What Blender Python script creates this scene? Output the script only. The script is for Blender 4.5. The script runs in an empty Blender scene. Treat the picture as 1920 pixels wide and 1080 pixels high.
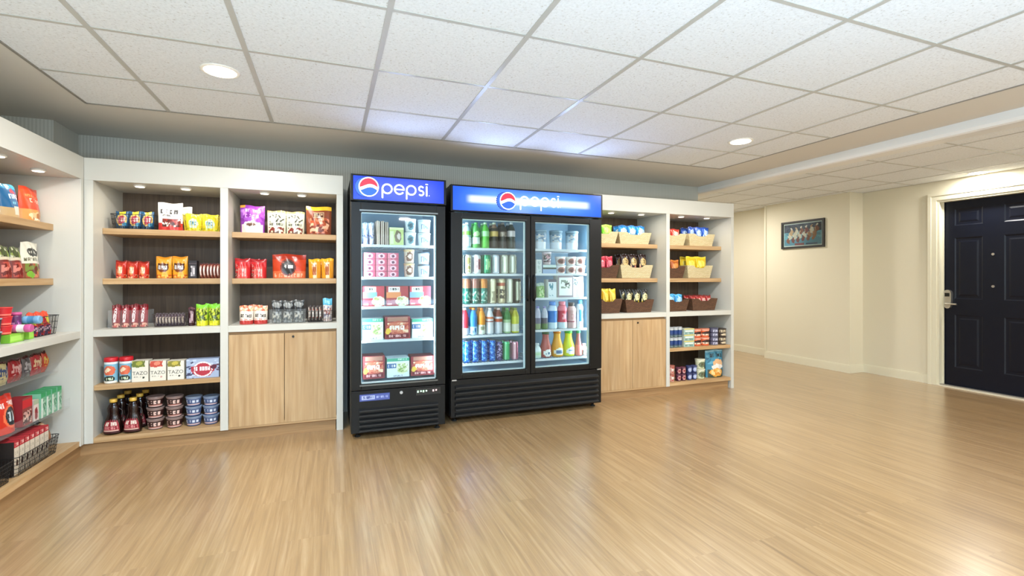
import bpy, math, random
from math import sin, cos, tan, atan, pi, radians, sqrt
random.seed(7)
SC = bpy.context.scene
COL = SC.collection
# ------------------------------------------------------------------ camera measurements
TH = radians(20.85); F = 898.0; HH = 1.22
def XU(u, Y): return Y*tan(TH+atan((u-960)/F))          # world x of column u on the plane y=Y
def YU(u, X): return X/tan(TH+atan((u-960)/F))          # world y of column u on the plane x=X
def ZV(v, X, Y): return HH+(521-v)*(X*sin(TH)+Y*cos(TH))/F

# ------------------------------------------------------------------ materials
def s2l(c):
    c = c/255.0
    return c/12.92 if c <= .04045 else ((c+.055)/1.055)**2.4
def lin(h):
    h = h.lstrip('#')
    return tuple(s2l(int(h[i:i+2], 16)) for i in (0, 2, 4))+(1.0,)
MC = {}
def nt(name):
    m = bpy.data.materials.new(name); m.use_nodes = True
    return m, m.node_tree.nodes, m.node_tree.links, m.node_tree.nodes['Principled BSDF']
def C(hexc, fin='paper'):
    k = (hexc, fin)
    if k in MC: return MC[k]
    m, n, l, b = nt('%s_%s' % (fin, hexc.lstrip('#')))
    b.inputs['Base Color'].default_value = lin(hexc)
    r, me = {'paper': (.55, 0), 'foil': (.3, 0), 'gloss': (.15, 0), 'metal': (.28, .9), 'matt': (.85, 0), 'can': (.25, .35), 'satin': (.38, 0)}[fin]
    b.inputs['Roughness'].default_value = r; b.inputs['Metallic'].default_value = me
    t = n.new('ShaderNodeTexNoise'); t.inputs['Scale'].default_value = 28 if fin == 'foil' else 90
    tc = n.new('ShaderNodeTexCoord'); l.new(tc.outputs['Object'], t.inputs['Vector'])
    bp = n.new('ShaderNodeBump'); bp.inputs['Strength'].default_value = .35 if fin == 'foil' else .015
    bp.inputs['Distance'].default_value = .004 if fin == 'foil' else .001
    l.new(t.outputs['Fac'], bp.inputs['Height']); l.new(bp.outputs['Normal'], b.inputs['Normal'])
    MC[k] = m; return m
def ramp(n, stops, interp='LINEAR'):
    r = n.new('ShaderNodeValToRGB'); r.color_ramp.interpolation = interp
    e = r.color_ramp.elements
    while len(e) < len(stops): e.new(.5)
    for i, (p, c) in enumerate(stops): e[i].position = p; e[i].color = c if not isinstance(c, str) else lin(c)
    return r
def coords(n, l, scale=(1, 1, 1), rot=(0, 0, 0), kind='Object'):
    tc = n.new('ShaderNodeTexCoord'); mp = n.new('ShaderNodeMapping')
    mp.inputs['Scale'].default_value = scale; mp.inputs['Rotation'].default_value = rot
    l.new(tc.outputs[kind], mp.inputs['Vector']); return mp.outputs['Vector']
def mixc(n, l, a, b, fac, mode='MIX'):
    m = n.new('ShaderNodeMix'); m.data_type = 'RGBA'; m.blend_type = mode
    for s, v in ((m.inputs[0], fac), (m.inputs[6], a), (m.inputs[7], b)):
        if hasattr(v, 'is_linked'): l.new(v, s)
        else: s.default_value = v
    return m.outputs[2]
def wood(name, c1, c2, grain='z', sc=1.0, rough=.5):
    m, n, l, b = nt(name)
    st = {'x': (1.2, 22, 22), 'y': (22, 1.2, 22), 'z': (22, 22, 1.2)}[grain]
    v = coords(n, l, tuple(a*sc for a in st))
    t = n.new('ShaderNodeTexNoise'); t.inputs['Scale'].default_value = 1.6; t.inputs['Detail'].default_value = 7; t.inputs['Distortion'].default_value = .6
    l.new(v, t.inputs['Vector'])
    r = ramp(n, [(.3, c2), (.68, c1)]); l.new(t.outputs['Fac'], r.inputs[0])
    v2 = coords(n, l, tuple(a*sc*.16+.6 for a in st))
    t2 = n.new('ShaderNodeTexNoise'); t2.inputs['Scale'].default_value = 1.3; t2.inputs['Detail'].default_value = 3; l.new(v2, t2.inputs['Vector'])
    r2 = ramp(n, [(.35, (.8, .8, .8, 1)), (.65, (1.05, 1.05, 1.05, 1))]); l.new(t2.outputs['Fac'], r2.inputs[0])
    l.new(mixc(n, l, r.outputs[0], r2.outputs[0], .7, 'MULTIPLY'), b.inputs['Base Color'])
    b.inputs['Roughness'].default_value = rough
    return m
M = {}
M['white'] = C('#cbc9bf', 'satin')
M['shelfwood'] = wood('oak_laminate_shelf', '#c8a67a', '#b08959', 'x')
M['shelfwoody'] = wood('oak_laminate_side', '#d9b68a', '#c39a68', 'y')
M['doorwood'] = wood('oak_laminate_door', '#c6a67c', '#ae8a5e', 'z')
M['plinth'] = wood('oak_laminate_plinth', '#b08a5e', '#94714a', 'x')
M['backwood'] = wood('dark_grained_back', '#66523e', '#4b3a2b', 'z')
M['black'] = C('#070809', 'satin')
for _k in ('black', 'slat') if 'slat' in M else ('black',): M[_k].node_tree.nodes['Principled BSDF'].inputs['Specular IOR Level'].default_value = .3
M['blackgloss'] = C('#0e0f11', 'gloss')
M['slat'] = C('#18191a', 'satin')
M['rubber'] = C('#0c0c0c', 'matt')
M['steel'] = C('#b9bcbe', 'metal')
M['liner'] = C('#8fb2c8', 'satin')
M['wire'] = C('#1b1b1c', 'satin')
M['whitewire'] = C('#e8eef0', 'satin')
def emis(name, col, strength):
    m, n, l, b = nt(name)
    b.inputs['Base Color'].default_value = (0.8, .8, .8, 1)
    b.inputs['Emission Color'].default_value = lin(col); b.inputs['Emission Strength'].default_value = strength
    return m
M['lampwarm'] = emis('lamp_diffuser', '#fff3dc', 9)
M['puck'] = emis('puck_diffuser', '#fff0d8', 3.0)
M['led'] = emis('cooler_led', '#e8f6ff', 6)
def glassmat():
    m, n, l, b = nt('clear_glass'); n.remove(b)
    out = n['Material Output']; tr = n.new('ShaderNodeBsdfTransparent'); tr.inputs[0].default_value = (.93, .97, .97, 1)
    g = n.new('ShaderNodeBsdfGlossy'); g.inputs['Roughness'].default_value = .03
    fr = n.new('ShaderNodeFresnel'); fr.inputs['IOR'].default_value = 1.35
    mx = n.new('ShaderNodeMixShader'); l.new(fr.outputs[0], mx.inputs[0]); l.new(tr.outputs[0], mx.inputs[1]); l.new(g.outputs[0], mx.inputs[2])
    l.new(mx.outputs[0], out.inputs[0]); return m
M['glass'] = glassmat()
def acryl(name, col, rough=.08, fac=.22):
    m, n, l, b = nt(name)
    out = n['Material Output']; tr = n.new('ShaderNodeBsdfTransparent')
    b.inputs['Base Color'].default_value = lin(col); b.inputs['Roughness'].default_value = rough
    mx = n.new('ShaderNodeMixShader'); mx.inputs[0].default_value = fac
    l.new(tr.outputs[0], mx.inputs[1]); l.new(b.outputs[0], mx.inputs[2]); l.new(mx.outputs[0], out.inputs[0]); return m
M['acrylic'] = acryl('clear_acrylic', '#dfe6e6', .08, .05)
def weave(name, c1, c2):
    m, n, l, b = nt(name)
    v = coords(n, l, (1, 1, 1))
    br = n.new('ShaderNodeTexBrick'); br.inputs['Scale'].default_value = 1.0
    br.inputs['Brick Width'].default_value = .022; br.inputs['Row Height'].default_value = .011; br.inputs['Mortar Size'].default_value = .0016
    br.inputs['Color1'].default_value = lin(c1); br.inputs['Color2'].default_value = lin(c2); br.inputs['Mortar'].default_value = tuple(a*.66 for a in lin(c2)[:3])+(1,)
    sp = n.new('ShaderNodeSeparateXYZ'); l.new(v, sp.inputs[0])
    ad = n.new('ShaderNodeMath'); ad.operation = 'ADD'; l.new(sp.outputs[0], ad.inputs[0]); l.new(sp.outputs[1], ad.inputs[1])
    cb = n.new('ShaderNodeCombineXYZ'); l.new(ad.outputs[0], cb.inputs[0]); l.new(sp.outputs[2], cb.inputs[1])
    l.new(cb.outputs[0], br.inputs['Vector']); l.new(br.outputs['Color'], b.inputs['Base Color'])
    bp = n.new('ShaderNodeBump'); bp.inputs['Strength'].default_value = .7; bp.inputs['Distance'].default_value = .003; bp.invert = True
    l.new(br.outputs['Fac'], bp.inputs['Height']); l.new(bp.outputs['Normal'], b.inputs['Normal'])
    b.inputs['Roughness'].default_value = .7; return m
M['creamweave'] = weave('cream_woven', '#e6d6ac', '#d8c596')
M['brownweave'] = weave('brown_woven', '#6e4a30', '#573823')

def floormat():
    m, n, l, b = nt('vinyl_wood_planks')
    v = coords(n, l, (1, 1, 1), (0, 0, radians(90)))
    br = n.new('ShaderNodeTexBrick'); br.offset = .37
    br.inputs['Scale'].default_value = 1; br.inputs['Brick Width'].default_value = 1.22; br.inputs['Row Height'].default_value = .18
    br.inputs['Mortar Size'].default_value = .0006; br.inputs['Mortar Smooth'].default_value = 1
    br.inputs['Color1'].default_value = (.35, .35, .35, 1); br.inputs['Color2'].default_value = (.65, .65, .65, 1); br.inputs['Mortar'].default_value = (.3, .3, .3, 1)
    l.new(v, br.inputs['Vector'])
    # grain shifted per plank
    tc = n.new('ShaderNodeTexCoord'); va = n.new('ShaderNodeVectorMath'); va.operation = 'ADD'
    sc = n.new('ShaderNodeVectorMath'); sc.operation = 'SCALE'; sc.inputs[3].default_value = 5
    l.new(br.outputs['Color'], sc.inputs[0]); l.new(tc.outputs['Object'], va.inputs[0]); l.new(sc.outputs[0], va.inputs[1])
    mp = n.new('ShaderNodeMapping'); mp.inputs['Scale'].default_value = (42, 1.5, 1); l.new(va.outputs[0], mp.inputs['Vector'])
    t = n.new('ShaderNodeTexNoise'); t.inputs['Scale'].default_value = 1.0; t.inputs['Detail'].default_value = 8; t.inputs['Roughness'].default_value = .62; t.inputs['Distortion'].default_value = .5
    l.new(mp.outputs[0], t.inputs['Vector'])
    mp2 = n.new('ShaderNodeMapping'); mp2.inputs['Scale'].default_value = (7, .6, 1); l.new(va.outputs[0], mp2.inputs['Vector'])
    t2 = n.new('ShaderNodeTexNoise'); t2.inputs['Scale'].default_value = 1.0; t2.inputs['Detail'].default_value = 4; l.new(mp2.outputs[0], t2.inputs['Vector'])
    r = ramp(n, [(.22, '#836746'), (.5, '#a08158'), (.78, '#b89c75')]); l.new(t.outputs['Fac'], r.inputs[0])
    r2 = ramp(n, [(.3, (.87, .85, .83, 1)), (.7, (1.06, 1.06, 1.05, 1))]); l.new(t2.outputs['Fac'], r2.inputs[0])
    a = mixc(n, l, r.outputs[0], r2.outputs[0], .75, 'MULTIPLY')
    r3 = ramp(n, [(.3, (.93, .92, .91, 1)), (.7, (1.03, 1.03, 1.03, 1))]); l.new(br.outputs['Color'], r3.inputs[0])
    a = mixc(n, l, a, r3.outputs[0], .9, 'MULTIPLY')
    l.new(a, b.inputs['Base Color'])
    rr = n.new('ShaderNodeMapRange'); rr.inputs[3].default_value = .3; rr.inputs[4].default_value = .42
    l.new(t.outputs['Fac'], rr.inputs[0]); l.new(rr.outputs[0], b.inputs['Roughness'])
    bp = n.new('ShaderNodeBump'); bp.inputs['Strength'].default_value = .12; bp.inputs['Distance'].default_value = .002
    l.new(t.outputs['Fac'], bp.inputs['Height']); l.new(bp.outputs['Normal'], b.inputs['Normal'])
    b.inputs['Specular IOR Level'].default_value = .5; b.inputs['Coat Weight'].default_value = 1; b.inputs['Coat Roughness'].default_value = .24; b.inputs['Coat IOR'].default_value = 1.6
    return m
M['floor'] = floormat()
def tilemat():
    m, n, l, b = nt('acoustic_tile')
    v = coords(n, l)
    t = n.new('ShaderNodeTexNoise'); t.inputs['Scale'].default_value = 85; t.inputs['Detail'].default_value = 5; t.inputs['Roughness'].default_value = .7; l.new(v, t.inputs['Vector'])
    r = ramp(n, [(.32, '#bcb8b0'), (.4, '#dfe3e6'), (.6, '#e9edf0')]); l.new(t.outputs['Fac'], r.inputs[0])
    l.new(r.outputs[0], b.inputs['Base Color']); b.inputs['Roughness'].default_value = .95
    bp = n.new('ShaderNodeBump'); bp.inputs['Strength'].default_value = .5; bp.inputs['Distance'].default_value = .002
    l.new(t.outputs['Fac'], bp.inputs['Height']); l.new(bp.outputs['Normal'], b.inputs['Normal'])
    return m
M['tile'] = tilemat()
def plaster(name, col, stripe=None):
    m, n, l, b = nt(name)
    v = coords(n, l)
    t = n.new('ShaderNodeTexNoise'); t.inputs['Scale'].default_value = 60; t.inputs['Detail'].default_value = 3; l.new(v, t.inputs['Vector'])
    bp = n.new('ShaderNodeBump'); bp.inputs['Strength'].default_value = .08; bp.inputs['Distance'].default_value = .002
    l.new(t.outputs['Fac'], bp.inputs['Height']); l.new(bp.outputs['Normal'], b.inputs['Normal'])
    b.inputs['Roughness'].default_value = .8
    if stripe:
        w = n.new('ShaderNodeTexWave'); w.wave_type = 'BANDS'; w.bands_direction = 'DIAGONAL'; w.inputs['Scale'].default_value = 30; w.inputs['Distortion'].default_value = .6; w.inputs['Detail'].default_value = 1
        v2 = coords(n, l, (1, 1, 0)); l.new(v2, w.inputs['Vector'])
        r = ramp(n, [(.35, stripe), (.65, col)]); l.new(w.outputs['Color'], r.inputs[0]); l.new(r.outputs[0], b.inputs['Base Color'])
    else: b.inputs['Base Color'].default_value = lin(col)
    return m
M['wallpaper'] = plaster('striped_wallpaper', '#c2c2ba', '#b3b3aa')
M['drywall'] = plaster('ceiling_drywall', '#d3cfc6')
M['wallpaint'] = plaster('cream_wall_paint', '#d8d0b8')
M['trimpaint'] = C('#ddd7bf', 'satin')
M['grid'] = C('#b9b8b1', 'satin')
M['navy'] = C('#080d1b', 'satin'); M['navy'].node_tree.nodes['Principled BSDF'].inputs['Specular IOR Level'].default_value = .3

# ------------------------------------------------------------------ mesh builder
class MB:
    def __init__(s): s.v = []; s.f = []; s.m = []; s.sm = []; s.mats = []
    def mi(s, m):
        if isinstance(m, str): m = M[m] if m in M else C(m)
        if m not in s.mats: s.mats.append(m)
        return s.mats.index(m)
    def face(s, idx, m, smooth=False): s.f.append(idx); s.m.append(s.mi(m)); s.sm.append(smooth)
    def box(s, x0, x1, y0, y1, z0, z1, m):
        b = len(s.v)
        s.v += [(x, y, z) for z in (z0, z1) for y in (y0, y1) for x in (x0, x1)]
        for q in ((0, 2, 3, 1), (4, 5, 7, 6), (0, 1, 5, 4), (2, 6, 7, 3), (0, 4, 6, 2), (1, 3, 7, 5)):
            s.face([b+i for i in q], m)
        return s
    def quad(s, pts, m): b = len(s.v); s.v += pts; s.face(list(range(b, b+len(pts))), m); return s
    def prism(s, poly, y0, y1, m, plane='xz'):
        b = len(s.v); k = len(poly)
        for y in (y0, y1):
            for (a, c) in poly: s.v.append({'xz': (a, y, c), 'yz': (y, a, c), 'xy': (a, c, y)}[plane])
        s.face([b+i for i in range(k)], m); s.face([b+k+i for i in reversed(range(k))], m)
        for i in range(k):
            j = (i+1) % k; s.face([b+i, b+k+i, b+k+j, b+j], m)
        return s
    def lathe(s, prof, m=None, seg=24, c=(0, 0), art=None, fin='paper', capm=None, sx=1, sy=1, z0=0):
        b = len(s.v); n = len(prof); zt = prof[-1][1]; zb = prof[0][1]
        for (r, z) in prof:
            for i in range(seg):
                a = 2*pi*i/seg+pi/2
                s.v.append((c[0]+r*sx*cos(a), c[1]+r*sy*sin(a), z0+z))
        for j in range(n-1):
            for i in range(seg):
                k = (i+1) % seg
                mm = m
                if art:
                    col = art((i+.5)/seg, ((prof[j][1]+prof[j+1][1])/2-zb)/(zt-zb))
                    mm = col if not isinstance(col, str) or col in M else C(col, fin)
                s.face([b+j*seg+i, b+j*seg+k, b+(j+1)*seg+k, b+(j+1)*seg+i], mm, True)
        cm = capm or m or s.mats[0]
        s.face([b+i for i in reversed(range(seg))], cm); s.face([b+(n-1)*seg+i for i in range(seg)], cm)
        return s
    def tube(s, pts, r, m, seg=6, closed=False):
        n = len(pts); b = len(s.v)
        for i, p in enumerate(pts):
            a = pts[i-1] if (i or closed) else p; c = pts[(i+1) % n] if (i < n-1 or closed) else p
            d = [c[k]-a[k] for k in range(3)]; L = sqrt(sum(x*x for x in d)) or 1; d = [x/L for x in d]
            up = (0, 0, 1) if abs(d[2]) < .9 else (1, 0, 0)
            e = (d[1]*up[2]-d[2]*up[1], d[2]*up[0]-d[0]*up[2], d[0]*up[1]-d[1]*up[0]); L = sqrt(sum(x*x for x in e)); e = [x/L for x in e]
            g = (d[1]*e[2]-d[2]*e[1], d[2]*e[0]-d[0]*e[2], d[0]*e[1]-d[1]*e[0])
            for k in range(seg):
                t = 2*pi*k/seg
                s.v.append(tuple(p[q]+r*(cos(t)*e[q]+sin(t)*g[q]) for q in range(3)))
        for i in range(n if closed else n-1):
            j = (i+1) % n
            for k in range(seg):
                h = (k+1) % seg
                s.face([b+i*seg+k, b+i*seg+h, b+j*seg+h, b+j*seg+k], m, True)
        return s
    def disc(s, cx, cz, rx, rz, y, m, seg=20, a0=0, a1=2*pi):
        b = len(s.v)
        for i in range(seg):
            a = a0+(a1-a0)*i/(seg if a1-a0 >= 6.28 else seg-1)
            s.v.append((cx+rx*cos(a), y, cz+rz*sin(a)))
        s.face(list(range(b, b+seg)), m); return s
    def paint(s, w, h, y, art, fin='paper', nx=22, nz=24, fn=None):
        """rectangle facing -y, rastered by art(s,t)"""
        nx = int(nx*1.7); nz = int(nz*1.7)
        b = len(s.v)
        for j in range(nz+1):
            for i in range(nx+1):
                S, T = i/nx, j/nz
                s.v.append(fn(S, T) if fn else ((S-.5)*w, y, T*h))
        for j in range(nz):
            for i in range(nx):
                col = art((i+.5)/nx, (j+.5)/nz)
                mm = col if (not isinstance(col, str)) or col in M else C(col, fin)
                q = b+j*(nx+1)+i
                s.face([q, q+1, q+nx+2, q+nx+1], mm, fn is not None)
        return s
    def text(s, txt, size, cx, cz, y, m, sx=1.0):
        cu = bpy.data.curves.new('t', 'FONT'); cu.body = txt; cu.size = size; cu.align_x = 'CENTER'; cu.resolution_u = 3
        o = bpy.data.objects.new('t', cu); me = bpy.data.meshes.new_from_object(o)
        b = len(s.v)
        for q in me.vertices: s.v.append((cx+q.co.x*sx, y, cz+q.co.y))
        for p in me.polygons: s.face([b+i for i in p.vertices], m)
        bpy.data.objects.remove(o); bpy.data.curves.remove(cu); bpy.data.meshes.remove(me)
        return s
    def build(s, name, parent=None, bevel=0):
        me = bpy.data.meshes.new(name); me.from_pydata(s.v, [], s.f)
        for m in s.mats: me.materials.append(m)
        me.polygons.foreach_set('material_index', s.m); me.polygons.foreach_set('use_smooth', s.sm); me.update()
        o = bpy.data.objects.new(name, me); COL.objects.link(o)
        if parent: o.parent = parent
        if bevel:
            md = o.modifiers.new('bevel', 'BEVEL'); md.width = bevel; md.segments = 2; md.limit_method = 'ANGLE'; md.angle_limit = radians(40)
        return o
def empty(name, loc=(0, 0, 0), rz=0):
    o = bpy.data.objects.new(name, None); o.empty_display_size = .05; COL.objects.link(o); o.location = loc; o.rotation_euler[2] = rz; return o
def tag(o, label, cat, group=None):
    o['label'] = label; o['category'] = cat
    if group: o['group'] = group
    return o
def struct(o): o['kind'] = 'structure'; return o
def box1(name, dims, m, parent=None, bevel=0): return MB().box(*dims, m).build(name, parent, bevel)
def copy_tree(o, parent=None):
    c = o.copy(); COL.objects.link(c); c.parent = parent
    for ch in list(KIDS.get(o.name, [])):
        d = copy_tree(ch, c); KIDS.setdefault(c.name, []).append(d)
    return c
KIDS = {}
PROTO = {}
def make(key, fn):
    """first use builds the thing, later uses copy it with its parts"""
    if key not in PROTO:
        o = fn(); 
        for ob in [o]+list(o.children_recursive): KIDS[ob.name] = list(ob.children)
        PROTO[key] = o; return o
    return copy_tree(PROTO[key])

# ------------------------------------------------------------------ art: layers -> colour at (s,t)
def hsh(a, b, c=0):
    x = sin(a*127.1+b*311.7+c*74.7)*43758.5453; return x-math.floor(x)
def art(*layers):
    def f(s, t):
        for L in reversed(layers):
            k = L[0]
            if k in 'ne': s2 = s+.013*sin(21*t+3)+.006*sin(47*t); t2 = t+.013*sin(19*s+1)+.006*sin(43*s+2)
            else: s2, t2 = s, t
            if k == 'bg': return L[1]
            if k == 'r' and L[1] <= s < L[3] and L[2] <= t < L[4]: return L[5]
            if k == 'e' and ((s2-L[1])/L[3])**2+((t2-L[2])/L[4])**2 < 1: return L[5]
            if k == 'ring':
                q = ((s-L[1])/L[3])**2+((t-L[2])/L[4])**2
                if .68 < q < 1: return L[5]
            if k == 't' and L[1] <= s < L[3] and L[2] <= t < L[4]:      # lettering-like strokes
                n = L[6]; p = (s-L[1])/(L[3]-L[1])*n; i = int(p); fx = p-i; fz = (t-L[2])/(L[4]-L[2])
                if fx < .8:
                    cx = int(fx/.8*3); cz = int(fz*5)
                    if cx == 1 and hsh(i, cz, n) > .45 or cx != 1 and hsh(i*3+cx, 7, n) > .25: return L[5]
            if k == 'n' and L[1] <= s < L[3] and L[2] <= t < L[4]:      # mottled picture
                cols = L[5]; g = L[6]
                gi, gj = int((s2+.04*sin(g*t2*1.7))*g+5), int((t2+.035*sin(g*s2*1.9))*g*1.3+5); h = hsh(gi, gj, L[7] if len(L) > 7 else 1)
                if h < L[8] if len(L) > 8 else True: return cols[int(hsh(gi, gj, 3)*len(cols)) % len(cols)]
            if k == 'd' and L[1] <= s < L[3] and abs((t-L[2])-(s-L[1])*L[4]) < L[5]: return L[6]
        return '#888888'
    return f
# ------------------------------------------------------------------ kinds of goods (front faces -y, base at z=0, origin at base centre)
def pouch(w, h, d, A, name='snack_bag', fin='foil', stand=True, back=None, nx=20, nz=26, wob=1):
    mb = MB(); sd = hash((round(w, 3), round(h, 3))) % 97
    def prof(S, T):
        if stand: g = (1-T**1.8)**.75 if T < .9 else .26*(1-T)/.1+.03
        else:
            g = (sin(pi*min(max((T-.05)/.9, 0), 1)))**.6+.03
        return max(.03, g)*(max(sin(pi*S), 0)**.55+.02)
    def pos(S, T, sg):
        x = (S-.5)*w*(1-(.035*(1-T) if stand else .03*sin(pi*T)))
        z = T*h+wob*.004*sin(7*S+sd)*(T)
        rip = wob*.0016*sin(19*S+5*T+sd)*(1+sin(11*T+sd))
        return (x, sg*(d/2*prof(S, T))+rip, z)
    mb.paint(w, h, 0, A, fin, nx, nz, lambda S, T: pos(S, T, -1))
    bc = back or A(.03, .5)
    mb.paint(w, h, 0, lambda s, t: bc, fin, 8, 10, lambda S, T: pos(1-S, T, 1))
    return mb.build(name)
def carton(w, h, d, A, side='#e9e6dc', name='carton', nx=24, nz=20, top=None, extra=None):
    mb = MB(); mb.mi(C(side))
    mb.box(-w/2, w/2, -d/2+.0008, d/2, 0, h, C(side))
    mb.paint(w, h, -d/2, A, 'paper', nx, nz)
    if top: mb.quad([(-w/2, -d/2, h+.0006), (w/2, -d/2, h+.0006), (w/2, d/2, h+.0006), (-w/2, d/2, h+.0006)], C(top))
    if extra: extra(mb)
    return mb.build(name)
def can(r, h, A, name='drink_can'):
    root = empty(name)
    p = [(r*.8, 0), (r*.97, .008), (r, .016)]+[(r, .016+(h-.034)*k/20) for k in range(1, 21)]+[(r*.86, h-.006), (r*.8, h-.002)]
    MB().lathe(p, art=A, fin='can', seg=32, capm=M['steel']).build('can_body', root)
    MB().lathe([(r*.82, h-.002), (r*.84, h), (r*.8, h+.0015), (r*.74, h)], M['steel'], seg=22).build('can_lid', root)
    return root
def bottle(r, h, A, cap, name='drink_bottle', kind='pet', fin='gloss'):
    root = empty(name)
    if kind == 'pet': q = [(.85, 0), (1, .03), (1, .3), (.93, .36), (1, .42), (1, .66), (.8, .78), (.5, .88), (.4, .92)]
    elif kind == 'sport': q = [(.9, 0), (1, .03), (1, .28), (.9, .34), (.9, .6), (1, .66), (1, .72), (.8, .82), (.62, .86)]
    elif kind == 'carafe': q = [(.85, 0), (1, .04), (1, .3), (.94, .4), (.72, .56), (.58, .7), (.54, .82), (.58, .88)]
    elif kind == 'squat': q = [(.9, 0), (1, .05), (1, .55), (.8, .7), (.52, .8), (.5, .88)]
    pr = []
    for i in range(len(q)-1):
        for k in range(6 if q[i+1][1]-q[i][1] > .08 else 1):
            t = k/(6 if q[i+1][1]-q[i][1] > .08 else 1)
            pr.append((r*(q[i][0]*(1-t)+q[i+1][0]*t), h*(q[i][1]*(1-t)+q[i+1][1]*t)))
    pr.append((r*q[-1][0], h*q[-1][1]))
    MB().lathe(pr, art=A, fin=fin, seg=32, capm=C(A(.5, .99), fin)).build('bottle_body', root)
    cr = r*q[-1][0]*1.08
    MB().lathe([(cr, h*q[-1][1]), (cr, h*.985), (cr*.9, h)], C(cap, 'satin'), seg=18).build('bottle_cap', root)
    return root
def tub(r, h, A, lid, name='food_tub', taper=.85, fin='satin'):
    root = empty(name)
    MB().lathe([(r*taper, 0)]+[(r*(taper+(1-taper)*k/14), h*.9*k/14) for k in range(1, 15)], art=A, fin=fin, seg=36, capm=C(A(.5, .5), fin)).build('tub_body', root)
    MB().lathe([(r*1.05, h*.9), (r*1.06, h*.97), (r*1.0, h), (r*.9, h-.002)], C(lid, 'satin'), seg=24).build('tub_lid', root)
    return root
def canister(r, h, A, lid):
    root = empty('creamer_canister')
    MB().lathe([(r*.97, 0), (r, .006)]+[(r, .006+(h*.82-.006)*k/24) for k in range(1, 25)]+[(r*.95, h*.84)], art=A, fin='satin', seg=44, capm=C('#203038')).build('canister_body', root)
    MB().lathe([(r*1.02, h*.84), (r*1.04, h*.87), (r*1.04, h*.97), (r*.98, h)], C(lid, 'satin'), seg=26).build('canister_lid', root)
    return root
def syrup(h):
    root = empty('syrup_bottle'); r = .053
    q = [(.9, 0), (1.02, .04), (1.05, .2), (.98, .36), (.74, .5), (.6, .58), (.66, .66), (.66, .74), (.5, .82), (.36, .86), (.36, .9)]
    MB().lathe([(r*a, h*z) for a, z in q], C('#1d0b08', 'gloss'), seg=24, sy=.75).build('bottle_body', root)
    MB().lathe([(r*.4, h*.9), (r*.42, h*.92), (r*.42, h*.99), (r*.36, h)], C('#d9b04a', 'satin'), seg=18).build('bottle_cap', root)
    A = art(('bg', '#8e1b26'), ('r', 0, 0, 1, .12, '#3c0d12'), ('r', .05, .12, .95, .2, '#d9b0a0'), ('t', .12, .52, .9, .8, '#f0dccb', 5), ('t', .1, .26, .92, .46, '#d98a8a', 6), ('r', 0, .92, 1, 1, '#5b1018'))
    mb = MB()
    def fn(S, T):
        z = h*(.05+.4*T); rr = r*(1.07 if T < .6 else 1.07-.28*(T-.6)/.4)*1.02; a = -pi/2+(S-.5)*1.9*(1-.25*T)
        return (rr*cos(a), rr*.75*sin(a)-.0005, z)
    mb.paint(0, 0, 0, A, 'paper', 18, 14, fn); mb.build('bottle_label', root)
    mb = MB(); mb.tube([(.03, .0, h*.72), (.05, 0, h*.66), (.056, 0, h*.5), (.05, 0, h*.36)], .005, C('#1d0b08', 'gloss')); mb.build('bottle_handle', root)
    return root
def woven(w, d, h, m, name='woven_basket', notch=True):
    mb = MB(); t = .008; fl = .03   # flare
    def P(x, y, z): k = 1+fl*0; e = fl*(z/h); return (x+(e if x > 0 else -e), y+(e*.5 if y > 0 else -e*.5), z)
    w2, d2 = w/2-fl, d/2-fl*.5
    # floor
    mb.box(-w2, w2, -d2, d2, 0, t, m)
    def wall(p0, p1, notch):
        (x0, y0), (x1, y1) = p0, p1; N = 12; Z = 5
        nx_, ny_ = (y1-y0), -(x1-x0); L = sqrt(nx_*nx_+ny_*ny_); nx_ /= L; ny_ /= L
        for off in (0, 1):
            b = len(mb.v)
            for j in range(Z+1):
                for i in range(N+1):
                    u = i/N; z = h*j/Z
                    if notch and j == Z: z -= h*.22*max(0, 1-((u-.5)/.24)**4) if abs(u-.5) < .24 else 0
                    x = x0+(x1-x0)*u; y = y0+(y1-y0)*u; e = fl*z/h
                    x += e*(1 if x > 0 else -1)*min(1, abs(x)/w2) ; y += e*.5*(1 if y > 0 else -1)*min(1, abs(y)/d2)
                    mb.v.append((x-off*t*nx_, y-off*t*ny_, z))
            for j in range(Z):
                for i in range(N):
                    q = b+j*(N+1)+i; mb.face([q, q+1, q+N+2, q+N+1], m)
        b0 = b-(Z+1)*(N+1)
        for i in range(N):
            q = b0+Z*(N+1)+i; r_ = b+Z*(N+1)+i; mb.face([q, q+1, r_+1, r_], m)
    cs = [(-w2, -d2), (w2, -d2), (w2, d2), (-w2, d2)]
    for i in range(4): wall(cs[i], cs[(i+1) % 4], notch and i in (0, 2))
    return mb.build(name)
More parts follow.
